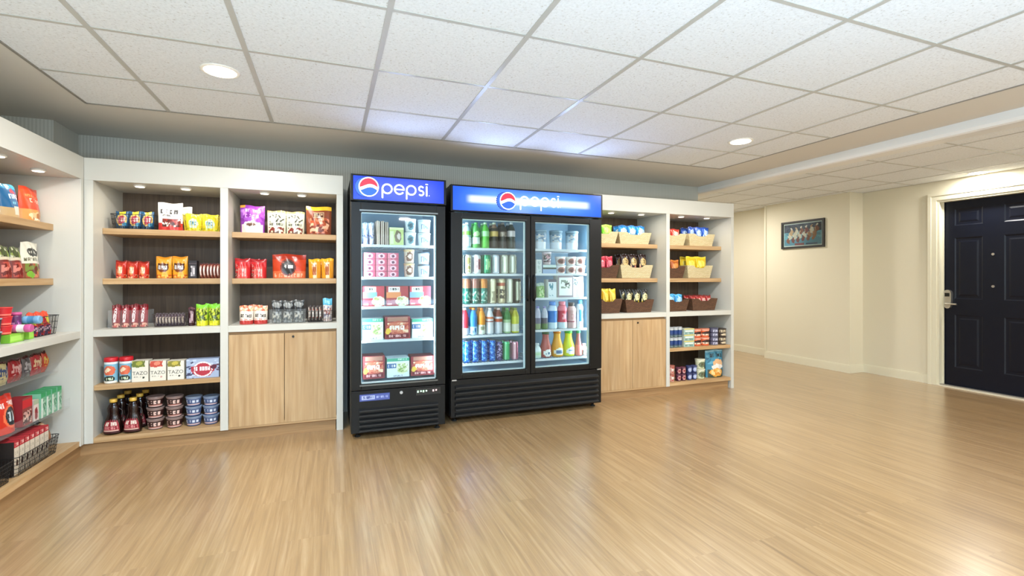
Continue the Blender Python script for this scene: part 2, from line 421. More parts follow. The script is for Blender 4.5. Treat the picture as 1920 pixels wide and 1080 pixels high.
def wirebasket(w, d, h, m='wire', name='wire_basket', nh=3, step=.022, r=.0013, fl=.012, rimr=.0024):
    mb = MB(); mm = M[m] if isinstance(m, str) and m in M else C(m, 'satin')
    def ring(z):
        e = fl*(z/h-1); a, b = w/2+e, d/2+e; c = .02; pts = []
        for (sx_, sy_, a0) in ((1, -1, -90), (1, 1, 0), (-1, 1, 90), (-1, -1, 180)):
            for k in range(4):
                an = radians(a0+30*k); pts.append((sx_*(a-c)+c*cos(an), sy_*(b-c)+c*sin(an), z))
        return pts
    for k in range(nh+1):
        z = max(r+.001, (h-r)*k/nh); mb.tube(ring(z), rimr if k == nh else r, mm, 5, True)
    nxw = max(3, int(w/step))
    for i in range(nxw+1):
        x = (-.5+i/nxw)*(w-.045)
        for sy_ in (-1, 1):
            k0 = (w/2-fl)/(w/2)
            mb.tube([(x*k0, sy_*(d/2-fl), r), (x, sy_*d/2, h)], r, mm, 4)
    nyw = max(2, int(d/step))
    for i in range(nyw+1):
        y = (-.5+i/nyw)*(d-.045); k0 = (d/2-fl)/(d/2)
        for sx_ in (-1, 1): mb.tube([(sx_*(w/2-fl), y*k0, r), (sx_*w/2, y, h)], r, mm, 4)
    for i in range(5):
        y = (-.5+(i+.5)/5)*(d-.05); mb.tube([(-w/2+fl, y, r), (w/2-fl, y, r)], r, mm, 4)
    return mb.build(name)
def clearbin(w, d, h, name='clear_bin'):
    mb = MB(); m = M['acrylic']; t = .003
    mb.box(-w/2, w/2, -d/2, d/2, 0, t, m); mb.box(-w/2, w/2, -d/2, -d/2+t, t, h, m); mb.box(-w/2, w/2, d/2-t, d/2, t, h, m)
    mb.box(-w/2, -w/2+t, -d/2+t, d/2-t, t, h, m); mb.box(w/2-t, w/2, -d/2+t, d/2-t, t, h, m)
    return mb.build(name)
def ordn(i, n):
    if n == 1: return ''
    if n == 2: return ('left', 'right')[i]+' '
    if n == 3: return ('left', 'middle', 'right')[i]+' '
    if i == 0: return 'leftmost '
    if i == n-1: return 'rightmost '
    return ('', 'second', 'third', 'fourth', 'fifth', 'sixth', 'seventh', 'eighth')[i]+'-from-left '

# ================================================================== THE ROOM
ZC = 2.32; YB = 4.62; XL = -2.14; XR = 6.47; YR = -3.0; XBEAM = 4.17; YH = 8.2
struct(box1('floor', (XL-.1, XR+.3, YR-.1, YH+.1, -.1, 0), M['floor']))
GX0, GX1, GY1 = -1.43, 3.68, 3.765
cm = MB()
cm.box(XL-.1, XR+.3, YR-.1, YH+.1, ZC+.004, ZC+.12, 'drywall')                     # slab
o = struct(cm.build('ceiling'))
t = MB(); t.box(GX0, GX1, YR, GY1, ZC, ZC+.0035, 'tile'); t.box(XBEAM+.17, XR-.01, YR, YH, ZC, ZC+.0035, 'tile'); t.build('ceiling_tiles', o)
t = MB(); t.box(XL, GX0, YR, YB, ZC, ZC+.0036, 'drywall'); t.box(GX0, XBEAM, GY1, YB, ZC, ZC+.0036, 'drywall'); t.box(GX1, XBEAM, YR, GY1, ZC, ZC+.0036, 'drywall'); t.build('ceiling_border', o)
gx = [-.99+.6105*k for k in range(8)]; gy = [3.235-.6125*k for k in range(11)]
hx = [4.87, 5.48, 6.09]; hy = [3.0+.61*k for k in range(-9, 9)]
g = MB(); tw = .012
for x in gx: g.box(x-tw, x+tw, YR, GY1, ZC-.0035, ZC+.001, 'grid')
for y in gy: g.box(GX0, GX1, y-tw*.8, y+tw*.8, ZC-.003, ZC+.001, 'grid')
for x in hx: g.box(x-tw*.8, x+tw*.8, YR, YH, ZC-.0035, ZC+.001, 'grid')
for y in hy: g.box(XBEAM+.17, XR, y-tw*.6, y+tw*.6, ZC-.003, ZC+.001, 'grid')
struct(g.build('trim_1'))
g = MB(); dk = C('#8f8b82', 'satin')
g.box(GX0-.006, GX0+.006, YR, GY1, ZC-.005, ZC+.001, dk); g.box(GX0, GX1, GY1-.006, GY1+.006, ZC-.005, ZC+.001, dk); g.box(GX1-.006, GX1+.006, YR, GY1, ZC-.005, ZC+.001, dk)
struct(g.build('trim_2'))
# beam between shop and hallway
bp = [(XBEAM, ZC+.001), (XBEAM, ZC-.055), (XBEAM+.012, ZC-.075), (XBEAM+.03, ZC-.082), (XBEAM+.17, ZC-.082), (XBEAM+.17, ZC+.001)]
struct(MB().prism(bp, YR, YB+.1, C('#e4e4e2', 'satin')).build('trim_3'))
# walls
struct(box1('wall_back', (-1.8, XBEAM, YB, YB+.12, 0, ZC), M['wallpaper']))
struct(MB().box(XL-.1, -1.8, 4.26, 4.38, 0, ZC, 'wallpaper').box(-1.9, -1.8, 4.38, YB+.12, 0, ZC, 'wallpaper').build('wall_corner'))
struct(box1('wall_left', (XL-.12, XL, YR, 4.26, 0, ZC), M['wallpaint']))
struct(box1('wall_hall_left', (XBEAM-.12, XBEAM, YB+.12, YH, 0, ZC), M['wallpaint']))
struct(box1('wall_hall_end', (XBEAM-.12, XR+.2, YH, YH+.12, 0, ZC), M['wallpaint']))
struct(box1('wall_rear', (XL-.12, XR+.2, YR-.12, YR, 0, ZC), M['wallpaint']))
DY0, DY1, DZ = 2.455, 3.375, 2.10           # door opening
wr = MB()
wr.box(XR, XR+.12, DY1, 4.19, 0, ZC, 'wallpaint').box(XR, XR+.12, YR, DY0, 0, ZC, 'wallpaint').box(XR, XR+.12, DY0, DY1, DZ, ZC, 'wallpaint')
wr.box(6.22, XR+.12, 4.19, 5.46, 0, ZC, 'wallpaint').box(6.38, XR+.12, 5.46, YH, 0, ZC, 'wallpaint')
struct(wr.build('wall_right'))
bb = MB(); BH = .105
def base(x0, x1, y0, y1): bb.box(x0, x1, y0, y1, 0, BH-.012, 'trimpaint'); bb.box(x0+(.003 if x1-x0 > .02 else .004), x1, y0+.003, y1, BH-.012, BH, 'trimpaint')
base(XR-.014, XR, 3.46, 4.176); base(6.206, 6.22, 4.1905, 5.46); base(6.206, XR-.0005, 4.176, 4.19); base(6.366, 6.38, 5.46, YH); base(XR-.014, XR, YR, 2.37)
struct(bb.build('baseboard_right'))
# small return strip of trim at the far corner of the hallway wall
struct(box1('trim_4', (6.205, 6.24, 5.44, 5.465, 0, ZC), M['trimpaint']))
# ---- door with casing
door = struct(empty('door_1', (XR, (DY0+DY1)/2, 0)))

xd = .085; YC = (DY0+DY1)/2; hw = (DY1-DY0)/2
fr = MB()
def casing(y0, y1, z0, z1):
    fr.box(-.018, 0, y0, y1, z0, z1, 'trimpaint')
for sg in (-1, 1):
    a, b_ = (hw, hw+.082) if sg > 0 else (-hw-.082, -hw)
    casing(a, b_, 0, DZ-.0005)
    fr.box(-.026, -.018, *( (hw+.05, hw+.082) if sg > 0 else (-hw-.082, -hw-.05)), 0, DZ+.0495, 'trimpaint')
    fr.box(-.006, .12, *((hw-.022, hw) if sg > 0 else (-hw, -hw+.022)), 0, DZ, 'trimpaint')
    fr.box(.05, .062, *((hw-.036, hw-.022) if sg > 0 else (-hw+.022, -hw+.036)), 0, DZ-.02, 'trimpaint')
casing(-hw-.082, hw+.082, DZ, DZ+.082); fr.box(-.026, -.018, -hw-.082, hw+.082, DZ+.05, DZ+.082, 'trimpaint'); fr.box(-.006, .12, -hw+.022, hw-.022, DZ-.022, DZ, 'trimpaint')
fr.build('door_frame', door)
# slab with six raised panels (grid mesh, faces -x)
dw = 2*hw-.05; dh = DZ-.03; sl = MB()
pan = []
for (ya, yb) in ((.115, .40), (.60, .885)):
    for (za, zb) in ((.10, .385), (.47, .80), (.865, .955)): pan.append((ya, yb, za, zb))
sl.box(.006, .045, -dw/2, dw/2, .012, .012+dh, 'navy')
ys = sorted({0, 1} | {p[0] for p in pan} | {p[1] for p in pan}); zs = sorted({0, 1} | {p[2] for p in pan} | {p[3] for p in pan})
def DP(s_, t_, x): return (x, (s_-.5)*dw, .012+t_*dh)
for i in range(len(ys)-1):
    for j in range(len(zs)-1):
        ya, yb, za, zb = ys[i], ys[i+1], zs[j], zs[j+1]
        isp = any(abs(p[0]-ya) < 1e-6 and abs(p[1]-yb) < 1e-6 and abs(p[2]-za) < 1e-6 and abs(p[3]-zb) < 1e-6 for p in pan)
        if not isp: sl.quad([DP(ya, za, 0), DP(ya, zb, 0), DP(yb, zb, 0), DP(yb, za, 0)], 'navy')
        else:
            fy, fz = .018/dw, .018/dh; prev = (ya, yb, za, zb, 0)
            for (k, x) in ((1, .009), (1.4, .009), (2.9, .001)):
                cur = (ya+fy*k, yb-fy*k, za+fz*k, zb-fz*k, x)
                A_ = [DP(prev[0], prev[2], prev[4]), DP(prev[0], prev[3], prev[4]), DP(prev[1], prev[3], prev[4]), DP(prev[1], prev[2], prev[4])]
                B_ = [DP(cur[0], cur[2], x), DP(cur[0], cur[3], x), DP(cur[1], cur[3], x), DP(cur[1], cur[2], x)]
                for q in range(4): sl.quad([A_[q], A_[(q+1) % 4], B_[(q+1) % 4], B_[q]], 'navy')
                prev = cur
            sl.quad(B_, 'navy')
slab = sl.build('door_panel', door); slab.location = (.075, 0, 0)
th = MB().box(-.03, .12, -hw, hw, 0, .010, C('#d8cfb8', 'satin')).box(.0, .04, -hw, hw, .010, .022, 'steel').build('threshold', door)
lk = MB(); lz = .98; ly = dw/2-.048
pts = [(.036*cos(a)*1.0, .105*(1 if sin(a) > 0 else -1)*abs(sin(a))**.35) for a in [2*pi*k/28 for k in range(28)]]
lk.prism([(ly+p[0]*(1-.08*(p[1] < 0)), lz+p[1]) for p in pts], .04, .075, C('#c9c6bd', 'metal'), 'yz')
lk.box(.036, .041, ly-.022, ly+.022, lz+.03, lz+.07, C('#111111', 'gloss'))
lock = lk.build('door_lock', door)
MB().tube([(.042, ly, lz-.05), (.0, ly, lz-.05), (-.006, ly-.012, lz-.05), (-.006, ly-.11, lz-.052)], .010, C('#c9c6bd', 'metal'), 8).build('lever', lock)
for z in (1.47, 1.13):
    p = MB(); pts = [(.013*cos(2*pi*k/16), z+.013*sin(2*pi*k/16)) for k in range(16)]
    p.prism(pts, .066, .076, C('#c9c6bd', 'metal'), 'yz').build('peephole', door)

# ------------------------------------------------------------------ framed picture on the hallway wall
py0, py1 = YU(1545.5, 6.2), YU(1465, 6.2); pz0 = ZV(467.5, 6.2, py1); pz1 = ZV(418, 6.2, py1)
pic = empty('framed_picture', (6.219, (py0+py1)/2, (pz0+pz1)/2), -pi/2)
tag(pic, 'black framed photograph of a group of players hung on the cream hallway wall', 'picture')
w, h = (py1-py0), (pz1-pz0); f = MB(); t_ = .028
f.box(-w/2, w/2, -.024, 0, h/2-t_, h/2, '#17140f').box(-w/2, w/2, -.024, 0, -h/2, -h/2+t_, '#17140f').box(-w/2, -w/2+t_, -.024, 0, -h/2+t_, h/2-t_, '#17140f').box(w/2-t_, w/2, -.024, 0, -h/2+t_, h/2-t_, '#17140f')
f.build('picture_frame', pic)
MB().box(-w/2+t_, w/2-t_, -.009, -.002, -h/2+t_, h/2-t_, '#dfe3dc').build('picture_mat', pic)
lay = [('bg', '#5f93a8'), ('r', 0, .62, 1, 1, '#3c4258'), ('n', 0, .3, 1, .6, ['#6fb0c0', '#7fa9b8', '#56889c'], 22), ('n', 0, .62, 1, 1, ['#3a3f55', '#4d5266', '#2e3142'], 20)]
rr = random.Random(3)
for k in range(18):
    cx = .12+.045*k; cz = .30+.17*(k % 3)+.008*k
    lay += [('e', cx, cz-.06, .045, .15, rr.choice(['#b48560', '#8a4f40', '#c9a07a', '#7b3b3a', '#d8c8b4', '#a5704e'])), ('e', cx, cz+.12, .024, .055, rr.choice(['#d9b08c', '#b98a68', '#e8d6c4']))]
lay += [('r', .3, 0, .55, .1, '#8e4a52'), ('r', .6, .02, .9, .08, '#4d5a78')]
iw, ih = w-2*t_-.03, h-2*t_-.03
mb = MB(); mb.paint(iw, ih, -.0105, art(*lay), 'paper', 56, 36); q = mb.build('picture_print', pic); q.location = (0, 0, -ih/2)
MB().box(-w/2+t_, w/2-t_, -.014, -.0125, -h/2+t_, h/2-t_, 'glass').build('picture_glass', pic)

# ------------------------------------------------------------------ ceiling downlights
lights = []
def downlight(x, y, label, power, col=(1, .98, .95), vis=True):
    r = empty('recessed_downlight', (x, y, ZC)); tag(r, label, 'ceiling light', 'recessed ceiling lights')
    MB().lathe([(.088, -.006), (.094, -.003), (.094, .0), (.08, .002)], C('#f3efe6', 'satin'), seg=32).build('trim_ring', r)
    MB().lathe([(.074, -.008), (.076, -.0065)], M['lampwarm'], seg=32).build('lamp_lens', r)
    L = bpy.data.lights.new('downlight', 'AREA'); L.shape = 'DISK'; L.size = .10; L.energy = power; L.color = col
    lo = bpy.data.objects.new('downlight_bulb', L); COL.objects.link(lo); lo.location = (x, y, ZC-.012)
    return r
downlight(-.543, 2.93, 'round recessed ceiling light glowing above the left shelves', 34)
downlight(3.09, 2.945, 'round recessed ceiling light glowing near the hallway beam', 36)
downlight(6.33, 2.94, 'round recessed ceiling light tucked over the navy door', 14)

# ================================================================== SHELVING
ZT = 2.04; ZN = 1.887; S1 = (1.533, 1.575); S2 = (1.174, 1.216); LG = (.815, .862); LS = (.446, .48); BB = (.087, .121)
YF = 4.08; DEP = .52
def unit(name, bays, stiles, label, kinds, pucks, end_to_floor=True):
    """local frame: x along the run, front at y=0, back at y=DEP"""
    root = empty(name); tag(root, label, 'shelving unit', 'built-in shelving units')
    xa, xb = stiles[0][0], stiles[-1][1]
    MB().box(xa, xb, .0, .03, ZN, ZT, 'white').box(xa, xb, .03, DEP, ZN, ZN+.02, 'white').box(xa, xb, .03, DEP, ZT-.02, ZT, 'white').build('header', root, .002)
    for k, (a, b) in enumerate(stiles):
        last = (k == len(stiles)-1)
        MB().box(a, b, 0.0005, DEP-.012, 0 if (last and end_to_floor) else BB[0], ZN, 'white').build('side_panel' if k in (0, len(stiles)-1) else 'divider', root, .0015)
    MB().box(xa+.01, xb-.01, DEP-.012, DEP, BB[0], ZN, 'backwood').build('back_panel', root)
    MB().box(xa-.03 if end_to_floor and xa < 0 else xa+.02, xb-.055 if end_to_floor else xb+.05, .03, .05, 0, BB[0], 'plinth').build('toe_kick', root)
    for (a, b), kd in zip(bays, kinds):
        MB().box(a, b, .008, DEP-.013, *BB, 'shelfwood').build('bottom_shelf', root, .001)
        MB().box(a, b, .002, DEP-.013, *LG, 'white').build('ledge_shelf', root, .001)
        for z in (S1, S2): MB().box(a+.001, b-.001, .145, DEP-.013, *z, 'shelfwood').build('shelf', root, .001)
        if kd == 'open': MB().box(a+.001, b-.001, .012, DEP-.013, *LS, 'shelfwood').build('shelf', root, .001)
        if kd == 'door':
            m_ = (a+b)/2
            for (p, q2, kx) in ((a+.003, m_-.002, None), (m_+.002, b-.003, m_+.05)):
                d_ = MB().box(p, q2, .004, .024, BB[0]+.016, LG[0]-.022, 'doorwood').build('cabinet_door', root, .001)
                if kx:
                    pts = [(kx+.012+.009*cos(2*pi*i/14), LG[0]-.05+.009*sin(2*pi*i/14)) for i in range(14)]
                    MB().prism(pts, -.002, .006, C('#1a1512', 'satin')).build('door_lock', d_)
            MB().box(a, b, .03, .04, LG[0]-.024, LG[0], 'plinth').build('door_rail', root)
    for x, y in pucks:
        p = MB().lathe([(.034, ZN-.012), (.036, ZN-.009), (.036, ZN), (.03, ZN+.001)], C('#efece4', 'satin'), seg=20, c=(x, y)).build('puck_light', root)
        MB().lathe([(.027, ZN-.0145), (.028, ZN-.012)], M['puck'], seg=20, c=(x, y)).build('lens', p)
    return root
def puckbulb(x, y, e=.85):
    L = bpy.data.lights.new('puck', 'AREA'); L.shape = 'DISK'; L.size = .05; L.energy = e; L.color = (1, .92, .78)
    o = bpy.data.objects.new('puck_bulb', L); COL.objects.link(o); o.location = (x, y, ZN-.018)
UL = unit('shelving_unit', [(-1.512, -.757), (-.705, .052)], [(-1.562, -1.512), (-.757, -.705), (.052, .101)],
          'white shelving unit left of the coolers with two bays and a pair of oak doors', ['open', 'door'], [(-1.278, .10), (-.996, .10), (-.474, .10), (-.208, .10)])
UL.location = (0, YF, 0)
UR = unit('shelving_unit', [(2.445, 3.271), (3.315, 4.145)], [(2.401, 2.445), (3.271, 3.315), (4.145, 4.182)],
          'white shelving unit right of the coolers with woven baskets and a hallway end panel', ['door', 'open'], [(2.667, .10), (3.03, .10), (3.544, .10), (3.893, .10)])
UR.location = (0, YF, 0)
for x in (-1.278, -.996, -.474, -.208, 2.667, 3.03, 3.544, 3.893): puckbulb(x, YF+.10)
# left run: local x -> world +y ; local y -> world -x
XF = -1.562
UW = unit('shelving_unit', [(3.14, 4.04), (2.19, 3.09)], [(2.14, 2.19), (3.09, 3.14), (4.04, 4.0803)],
          'white shelving unit on the left wall meeting the corner at right angles', ['open2', 'open2'], [(3.784, .11), (3.40, .11), (2.8, .11), (2.4, .11)], False)
UW.location = (XF, 0, 0); UW.rotation_euler[2] = pi/2
for y in (3.784, 3.40, 2.8): puckbulb(XF-.11, y)
for ch in UW.children:
    pass

# clear wall-mounted trays inside the left run
for z, d0 in ((.36, .06), (.60, .12)):
    mb = MB(); a, b = 3.145, 4.036
    mb.box(a, b, d0, DEP-.014, z, z+.005, 'acrylic').box(a, b, d0-.003, d0, z, z+.06, 'acrylic')
    mb.build('clear_shelf', UW)

# ================================================================== COOLERS
def ribbon(mb, pts, wd, y, m, k=5):
    for i in range(len(pts)-1):
        (x0, z0), (x1, z1) = pts[i], pts[i+1]; dx, dz = x1-x0, z1-z0; L = sqrt(dx*dx+dz*dz) or 1e-6; nx_, nz_ = -dz/L*wd/2, dx/L*wd/2
        mb.quad([(x0+nx_, y, z0+nz_), (x0-nx_, y, z0-nz_), (x1-nx_, y, z1-nz_), (x1+nx_, y, z1+nz_)], m)
    for (x, z) in pts: mb.disc(x, z, wd/2, wd/2, y-.00002, m, 10)
def arc(cx, cz, r, a0, a1, n=14, rz=None): return [(cx+r*cos(radians(a0+(a1-a0)*i/n)), cz+(rz or r)*sin(radians(a0+(a1-a0)*i/n))) for i in range(n+1)]
def pepsi_word(mb, x, z, xh, y, m):
    """lower-case word drawn as strokes; x = left edge, z = baseline, xh = x-height"""
    r = xh/2; wd = xh*.17; cx = x
    def P(cx): ribbon(mb, arc(cx+r, z+r, r, 170, -190, 22), wd, y, m); ribbon(mb, [(cx, z+r), (cx, z-r*.95)], wd, y, m); return cx+2*r+xh*.3
    def E(cx): ribbon(mb, arc(cx+r, z+r, r, 0, 318, 22)+[], wd, y, m); ribbon(mb, [(cx+.02*r, z+r), (cx+2*r, z+r)], wd*.9, y, m); return cx+2*r+xh*.3
    cx = P(cx); cx = E(cx); cx = P(cx)
    a = arc(cx+r*.62, z+xh*.74, r*.5, 40, 250, 10); b = arc(cx+r*.62, z+xh*.26, r*.52, 80, -130, 10)
    ribbon(mb, a+b, wd, y, m); cx += r*1.25+xh*.3
    ribbon(mb, [(cx, z), (cx, z+xh)], wd, y, m); ribbon(mb, [(cx-xh*.09, z+xh*1.27), (cx+xh*.09, z+xh*1.27)], wd*.7, y, m)
    mb.disc(cx+xh*.28, z+.01*xh, wd*.3, wd*.3, y, m, 8)
def globe(mb, cx, cz, r, y, cap=True, side=-1):
    blue, red, white, navy = [emis_c(a) for a in ('blue', 'red', 'white', 'navy')]
    if cap:
        for i in range(26):
            a = 2*pi*i/26; mb.disc(cx+side*r*.42+1.12*r*cos(a), cz-r*.04+1.12*r*sin(a), r*.085, r*.085, y+.0004, navy, 8)
        mb.disc(cx+side*r*.42, cz-r*.04, r*1.13, r*1.13, y+.0003, navy, 32)
        mb.disc(cx+side*r*.42, cz-r*.04, r*1.06, r*1.06, y+.0002, emis_c('mid'), 32)
    mb.disc(cx, cz, r*1.12, r*1.12, y-.0001, white, 36)
    n = 24; top = [(cx+r*cos(a), y-.0003, cz+r*sin(a)) for a in [radians(-8+(178)*i/n) for i in range(n+1)]]
    def wave(t_, o_): x = cx+r*(-.985+1.97*t_)*.99; return (x, y-.0003, cz+r*(o_+.26*sin(pi*(t_*1.35-.35))-.15*t_))
    def inside(p): d = sqrt((p[0]-cx)**2+(p[2]-cz)**2); k = min(1, r*.998/d) if d > 0 else 1; return (cx+(p[0]-cx)*k, p[1], cz+(p[2]-cz)*k)
    up = [inside(wave(i/20, .16)) for i in range(21)]; lo = [inside(wave(i/20, -.2)) for i in range(21)]
    # red cap: from wave's right end over the top to its left end
    aR = math.atan2(up[-1][2]-cz, up[-1][0]-cx); aL = math.atan2(up[0][2]-cz, up[0][0]-cx)
    if aL < 0: aL += 2*pi
    arcp = [(cx+r*cos(aR+(aL-aR)*i/24), y-.0003, cz+r*sin(aR+(aL-aR)*i/24)) for i in range(25)]
    half = len(up)
    for i in range(20):     # strips between wave and arc (robust against concavity)
        q0, q1 = arcp[24-int(24*i/20)], arcp[24-int(24*(i+1)/20)]
        mb.quad([up[i], up[i+1], q1, q0], red)
    aR2 = math.atan2(lo[-1][2]-cz, lo[-1][0]-cx); aL2 = math.atan2(lo[0][2]-cz, lo[0][0]-cx)
    if aL2 > 0: aL2 -= 2*pi
    arcp = [(cx+r*cos(aL2+(aR2-aL2)*i/24), y-.0003, cz+r*sin(aL2+(aR2-aL2)*i/24)) for i in range(25)]
    for i in range(20):
        q0, q1 = arcp[int(24*i/20)], arcp[int(24*(i+1)/20)]
        mb.quad([lo[i], q0, q1, lo[i+1]], blue)
EC = {}
def emis_c(k):
    cols = {'blue': ('#2456b8', .75), 'red': ('#e0283c', .9), 'white': ('#f4f8ff', 1.15), 'navy': ('#16348c', .5), 'mid': ('#2f5fd0', .6)}
    if k not in EC: EC[k] = emis('sign_'+k, *cols[k]); EC[k].node_tree.nodes['Principled BSDF'].inputs['Base Color'].default_value = lin(cols[k][0])
    return EC[k]
def signmat(name, deep, mid, x0, x1, tube):
    """sign face, glow of an unbuilt tube behind it painted into emission colour (object x from x0..x1)"""
    m, n, l, b = nt(name); tc = n.new('ShaderNodeTexCoord'); sp = n.new('ShaderNodeSeparateXYZ'); l.new(tc.outputs['Object'], sp.inputs[0])
    def mp(src, f0, f1, a, c, sm='SMOOTHSTEP'):
        r = n.new('ShaderNodeMapRange'); r.interpolation_type = sm; r.inputs[1].default_value = f0; r.inputs[2].default_value = f1; r.inputs[3].default_value = a; r.inputs[4].default_value = c; l.new(src, r.inputs[0]); return r.outputs[0]
    def mul(a, c):
        q = n.new('ShaderNodeMath'); q.operation = 'MULTIPLY'; l.new(a, q.inputs[0]); l.new(c, q.inputs[1]); return q.outputs[0]
    def ab(a, off):
        q = n.new('ShaderNodeMath'); q.operation = 'SUBTRACT'; l.new(a, q.inputs[0]); q.inputs[1].default_value = off
        k = n.new('ShaderNodeMath'); k.operation = 'ABSOLUTE'; l.new(q.outputs[0], k.inputs[0]); return k.outputs[0]
    xc, hwid = (x0+x1)/2, (x1-x0)/2
    wide = mul(mp(ab(sp.outputs[0], xc), hwid*.45, hwid*1.0, 1, 0), mp(ab(sp.outputs[2], 0), .0, .12, 1, .25))  # glow painted brighter towards the middle of the face
    col = mixc(n, l, lin(deep), lin(mid), wide)
    st = 1.0
    b.inputs['Base Color'].default_value = lin(deep); b.inputs['Roughness'].default_value = .2
    if tube:
        hot = mul(mp(ab(sp.outputs[0], xc), hwid*.74, hwid*.84, 1, 0), mp(ab(sp.outputs[2], 0), .012, .045, 1, 0))
        col = mixc(n, l, col, lin('#f2f8ff'), hot)  # bright bar of the tube painted into the emission colour
    l.new(col, b.inputs['Emission Color']); b.inputs['Emission Strength'].default_value = 1.1
    return m
def cooler(name, x0, x1, yf, doors, shelves, label, tube, zsign):
    xc = (x0+x1)/2; root = empty(name, (xc, yf, 0)); tag(root, label, 'drinks cooler', 'glass door coolers')
    W = (x1-x0)/2; dep = 4.56-yf; dt = .048
    zb, zd0, zd1, zt = .045, .368, zsign-.006, 2.0
    c = MB()
    c.box(-W, -W+.045, dt+.004, dep, zb, zt, 'black').box(W-.045, W, dt+.004, dep, zb, zt, 'black').box(-W+.045, W-.045, dep-.04, dep, zb, zt, 'black')
    c.box(-W+.045, W-.045, dt+.004, dep-.04, zt-.19, zt, 'black').box(-W+.045, W-.045, dt+.004, dep-.04, zb, .39, 'black')
    if len(doors) > 1: c.box(-.02, .02, dt+.004, dt+.03, .39, zt-.19, 'black')
    c.build('cooler_body', root, .003)
    ln = MB(); a, t_ = W-.046, .004
    ln.box(-a, -a+t_, dt+.03, dep-.045, .395, zt-.195, 'liner').box(a-t_, a, dt+.03, dep-.045, .395, zt-.195, 'liner').box(-a, a, dep-.049, dep-.045, .395, zt-.195, 'liner')
    ln.box(-a, a, dt+.03, dep-.045, .391, .395, 'liner').box(-a, a, dt+.03, dep-.045, zt-.195, zt-.191, 'liner')
    ln.build('cooler_liner', root)
    # sign box
    s = MB(); s.box(-W-.004, W+.004, -.012, dt+.0, zsign, zt+.002, 'black'); sign = s.build('sign_box', root, .004)
    sm = signmat('lit_sign_face_%d' % len(doors), '#0b2fc4' if not tube else '#0a45cc', '#5560e6' if not tube else '#6fa8f2', -W, W, tube)
    fc = MB(); zc = (zsign+zt)/2; hh = (zt-zsign)/2-.012; fc.box(-W+.016, W-.016, -.0022, 0, -hh, hh, sm); fo = fc.build('sign_face', sign); fo.location = (0, -.0125, zc)
    lg = MB()
    if not tube:
        globe(lg, -.233, zc+.008, .066, -.0185, True, -1); pepsi_word(lg, -.132, zc-.033, .070, -.0185, emis_c('white'))
    else:
        globe(lg, -.222, zc+.0, .068, -.0185, True, -1); pepsi_word(lg, -.105, zc-.03, .076, -.0185, emis_c('white'))
    lg.build('sign_logo', sign)
    # doors
    for i, (gx0, gx1, ox0, ox1, hx) in enumerate(doors):
        gx0 -= xc; gx1 -= xc; ox0 -= xc; ox1 -= xc; zg0, zg1 = .415, 1.72
        d = MB(); d.box(ox0, gx0, 0, dt, zd0, zd1, 'black').box(gx1, ox1, 0, dt, zd0, zd1, 'black').box(gx0, gx1, 0, dt, zd0, zg0, 'black').box(gx0, gx1, 0, dt, zg1, zd1, 'black')
        do = d.build('cooler_door', root, .003)
        MB().box(gx0+.001, gx1-.001, .012, .016, zg0+.001, zg1-.001, 'glass').build('door_glass', do)
        for (z0_, z1_) in ((zg0-.016, zg0-.006), (zg1+.006, zg1+.018)): MB().box(gx0-.01, gx1+.012, -.003, .0, z0_, z1_, C('#6d6f6e', 'metal') if not tube else C('#303233', 'metal')).build('door_trim', do)
        g = MB(); gl = C('#cfdcdc', 'satin')
        g.box(gx0, gx0+.006, .018, dt, zg0, zg1, gl).box(gx1-.006, gx1, .018, dt, zg0, zg1, gl).box(gx0, gx1, .018, dt, zg0, zg0+.006, gl).box(gx0, gx1, .018, dt, zg1-.006, zg1, gl); g.build('glass_spacer', do)
        if hx is not None:
            hx -= xc; MB().tube([(hx, -.002, 1.02), (hx, -.03, 1.04), (hx, -.032, 1.13), (hx, -.03, 1.22), (hx, -.002, 1.24)], .009, C('#3a3c3d', 'metal'), 8).build('door_handle', do)
    # interior lamps
    for sx_ in (-1, 1): MB().box(sx_*(W-.066)-.006, sx_*(W-.066)+.006, dt+.034, dt+.046, .45, 1.76, 'led').build('interior_light', root)
    # shelves
    for (a, b, zl) in shelves:
        for z in zl:
            sh = MB(); a_, b_ = a-xc, b-xc; y0_, y1_ = dt+.062, dep-.06
            sh.box(a_, b_, y0_-.004, y0_, z-.016, z+.004, C('#dfe9ee', 'satin'))
            for k in range(int((b_-a_)/.03)+1): xk = a_+.006+k*.03; sh.box(xk-.0015, xk+.0015, y0_, y1_, z-.004, z, 'whitewire')
            for yy in (y0_+.05, (y0_+y1_)/2, y1_-.02): sh.box(a_, b_, yy-.002, yy+.002, z-.008, z-.004, 'whitewire')
            sh.build('wire_shelf', root)
    # lower grille
    gr = MB(); gr.box(-W+.001, W-.001, .006, .03, zb+.0, zd0-.006, 'black'); go = gr.build('grille_panel', root, .002)
    sl_ = MB(); n_ = 5 if not tube else 6; za, zb_ = (zb+.012, .245) if not tube else (zb+.012, .335); xi = W-.06 if not tube else W-.04
    for k in range(n_):
        z = za+(zb_-za)*k/n_; hgt = (zb_-za)/n_
        sl_.prism([(.006, z), (-.018, z+hgt*.12), (-.018, z+hgt*.3), (.006, z+hgt*.62)], -xi, xi, 'slat', 'yz')
    sl_.build('grille_slats', go)
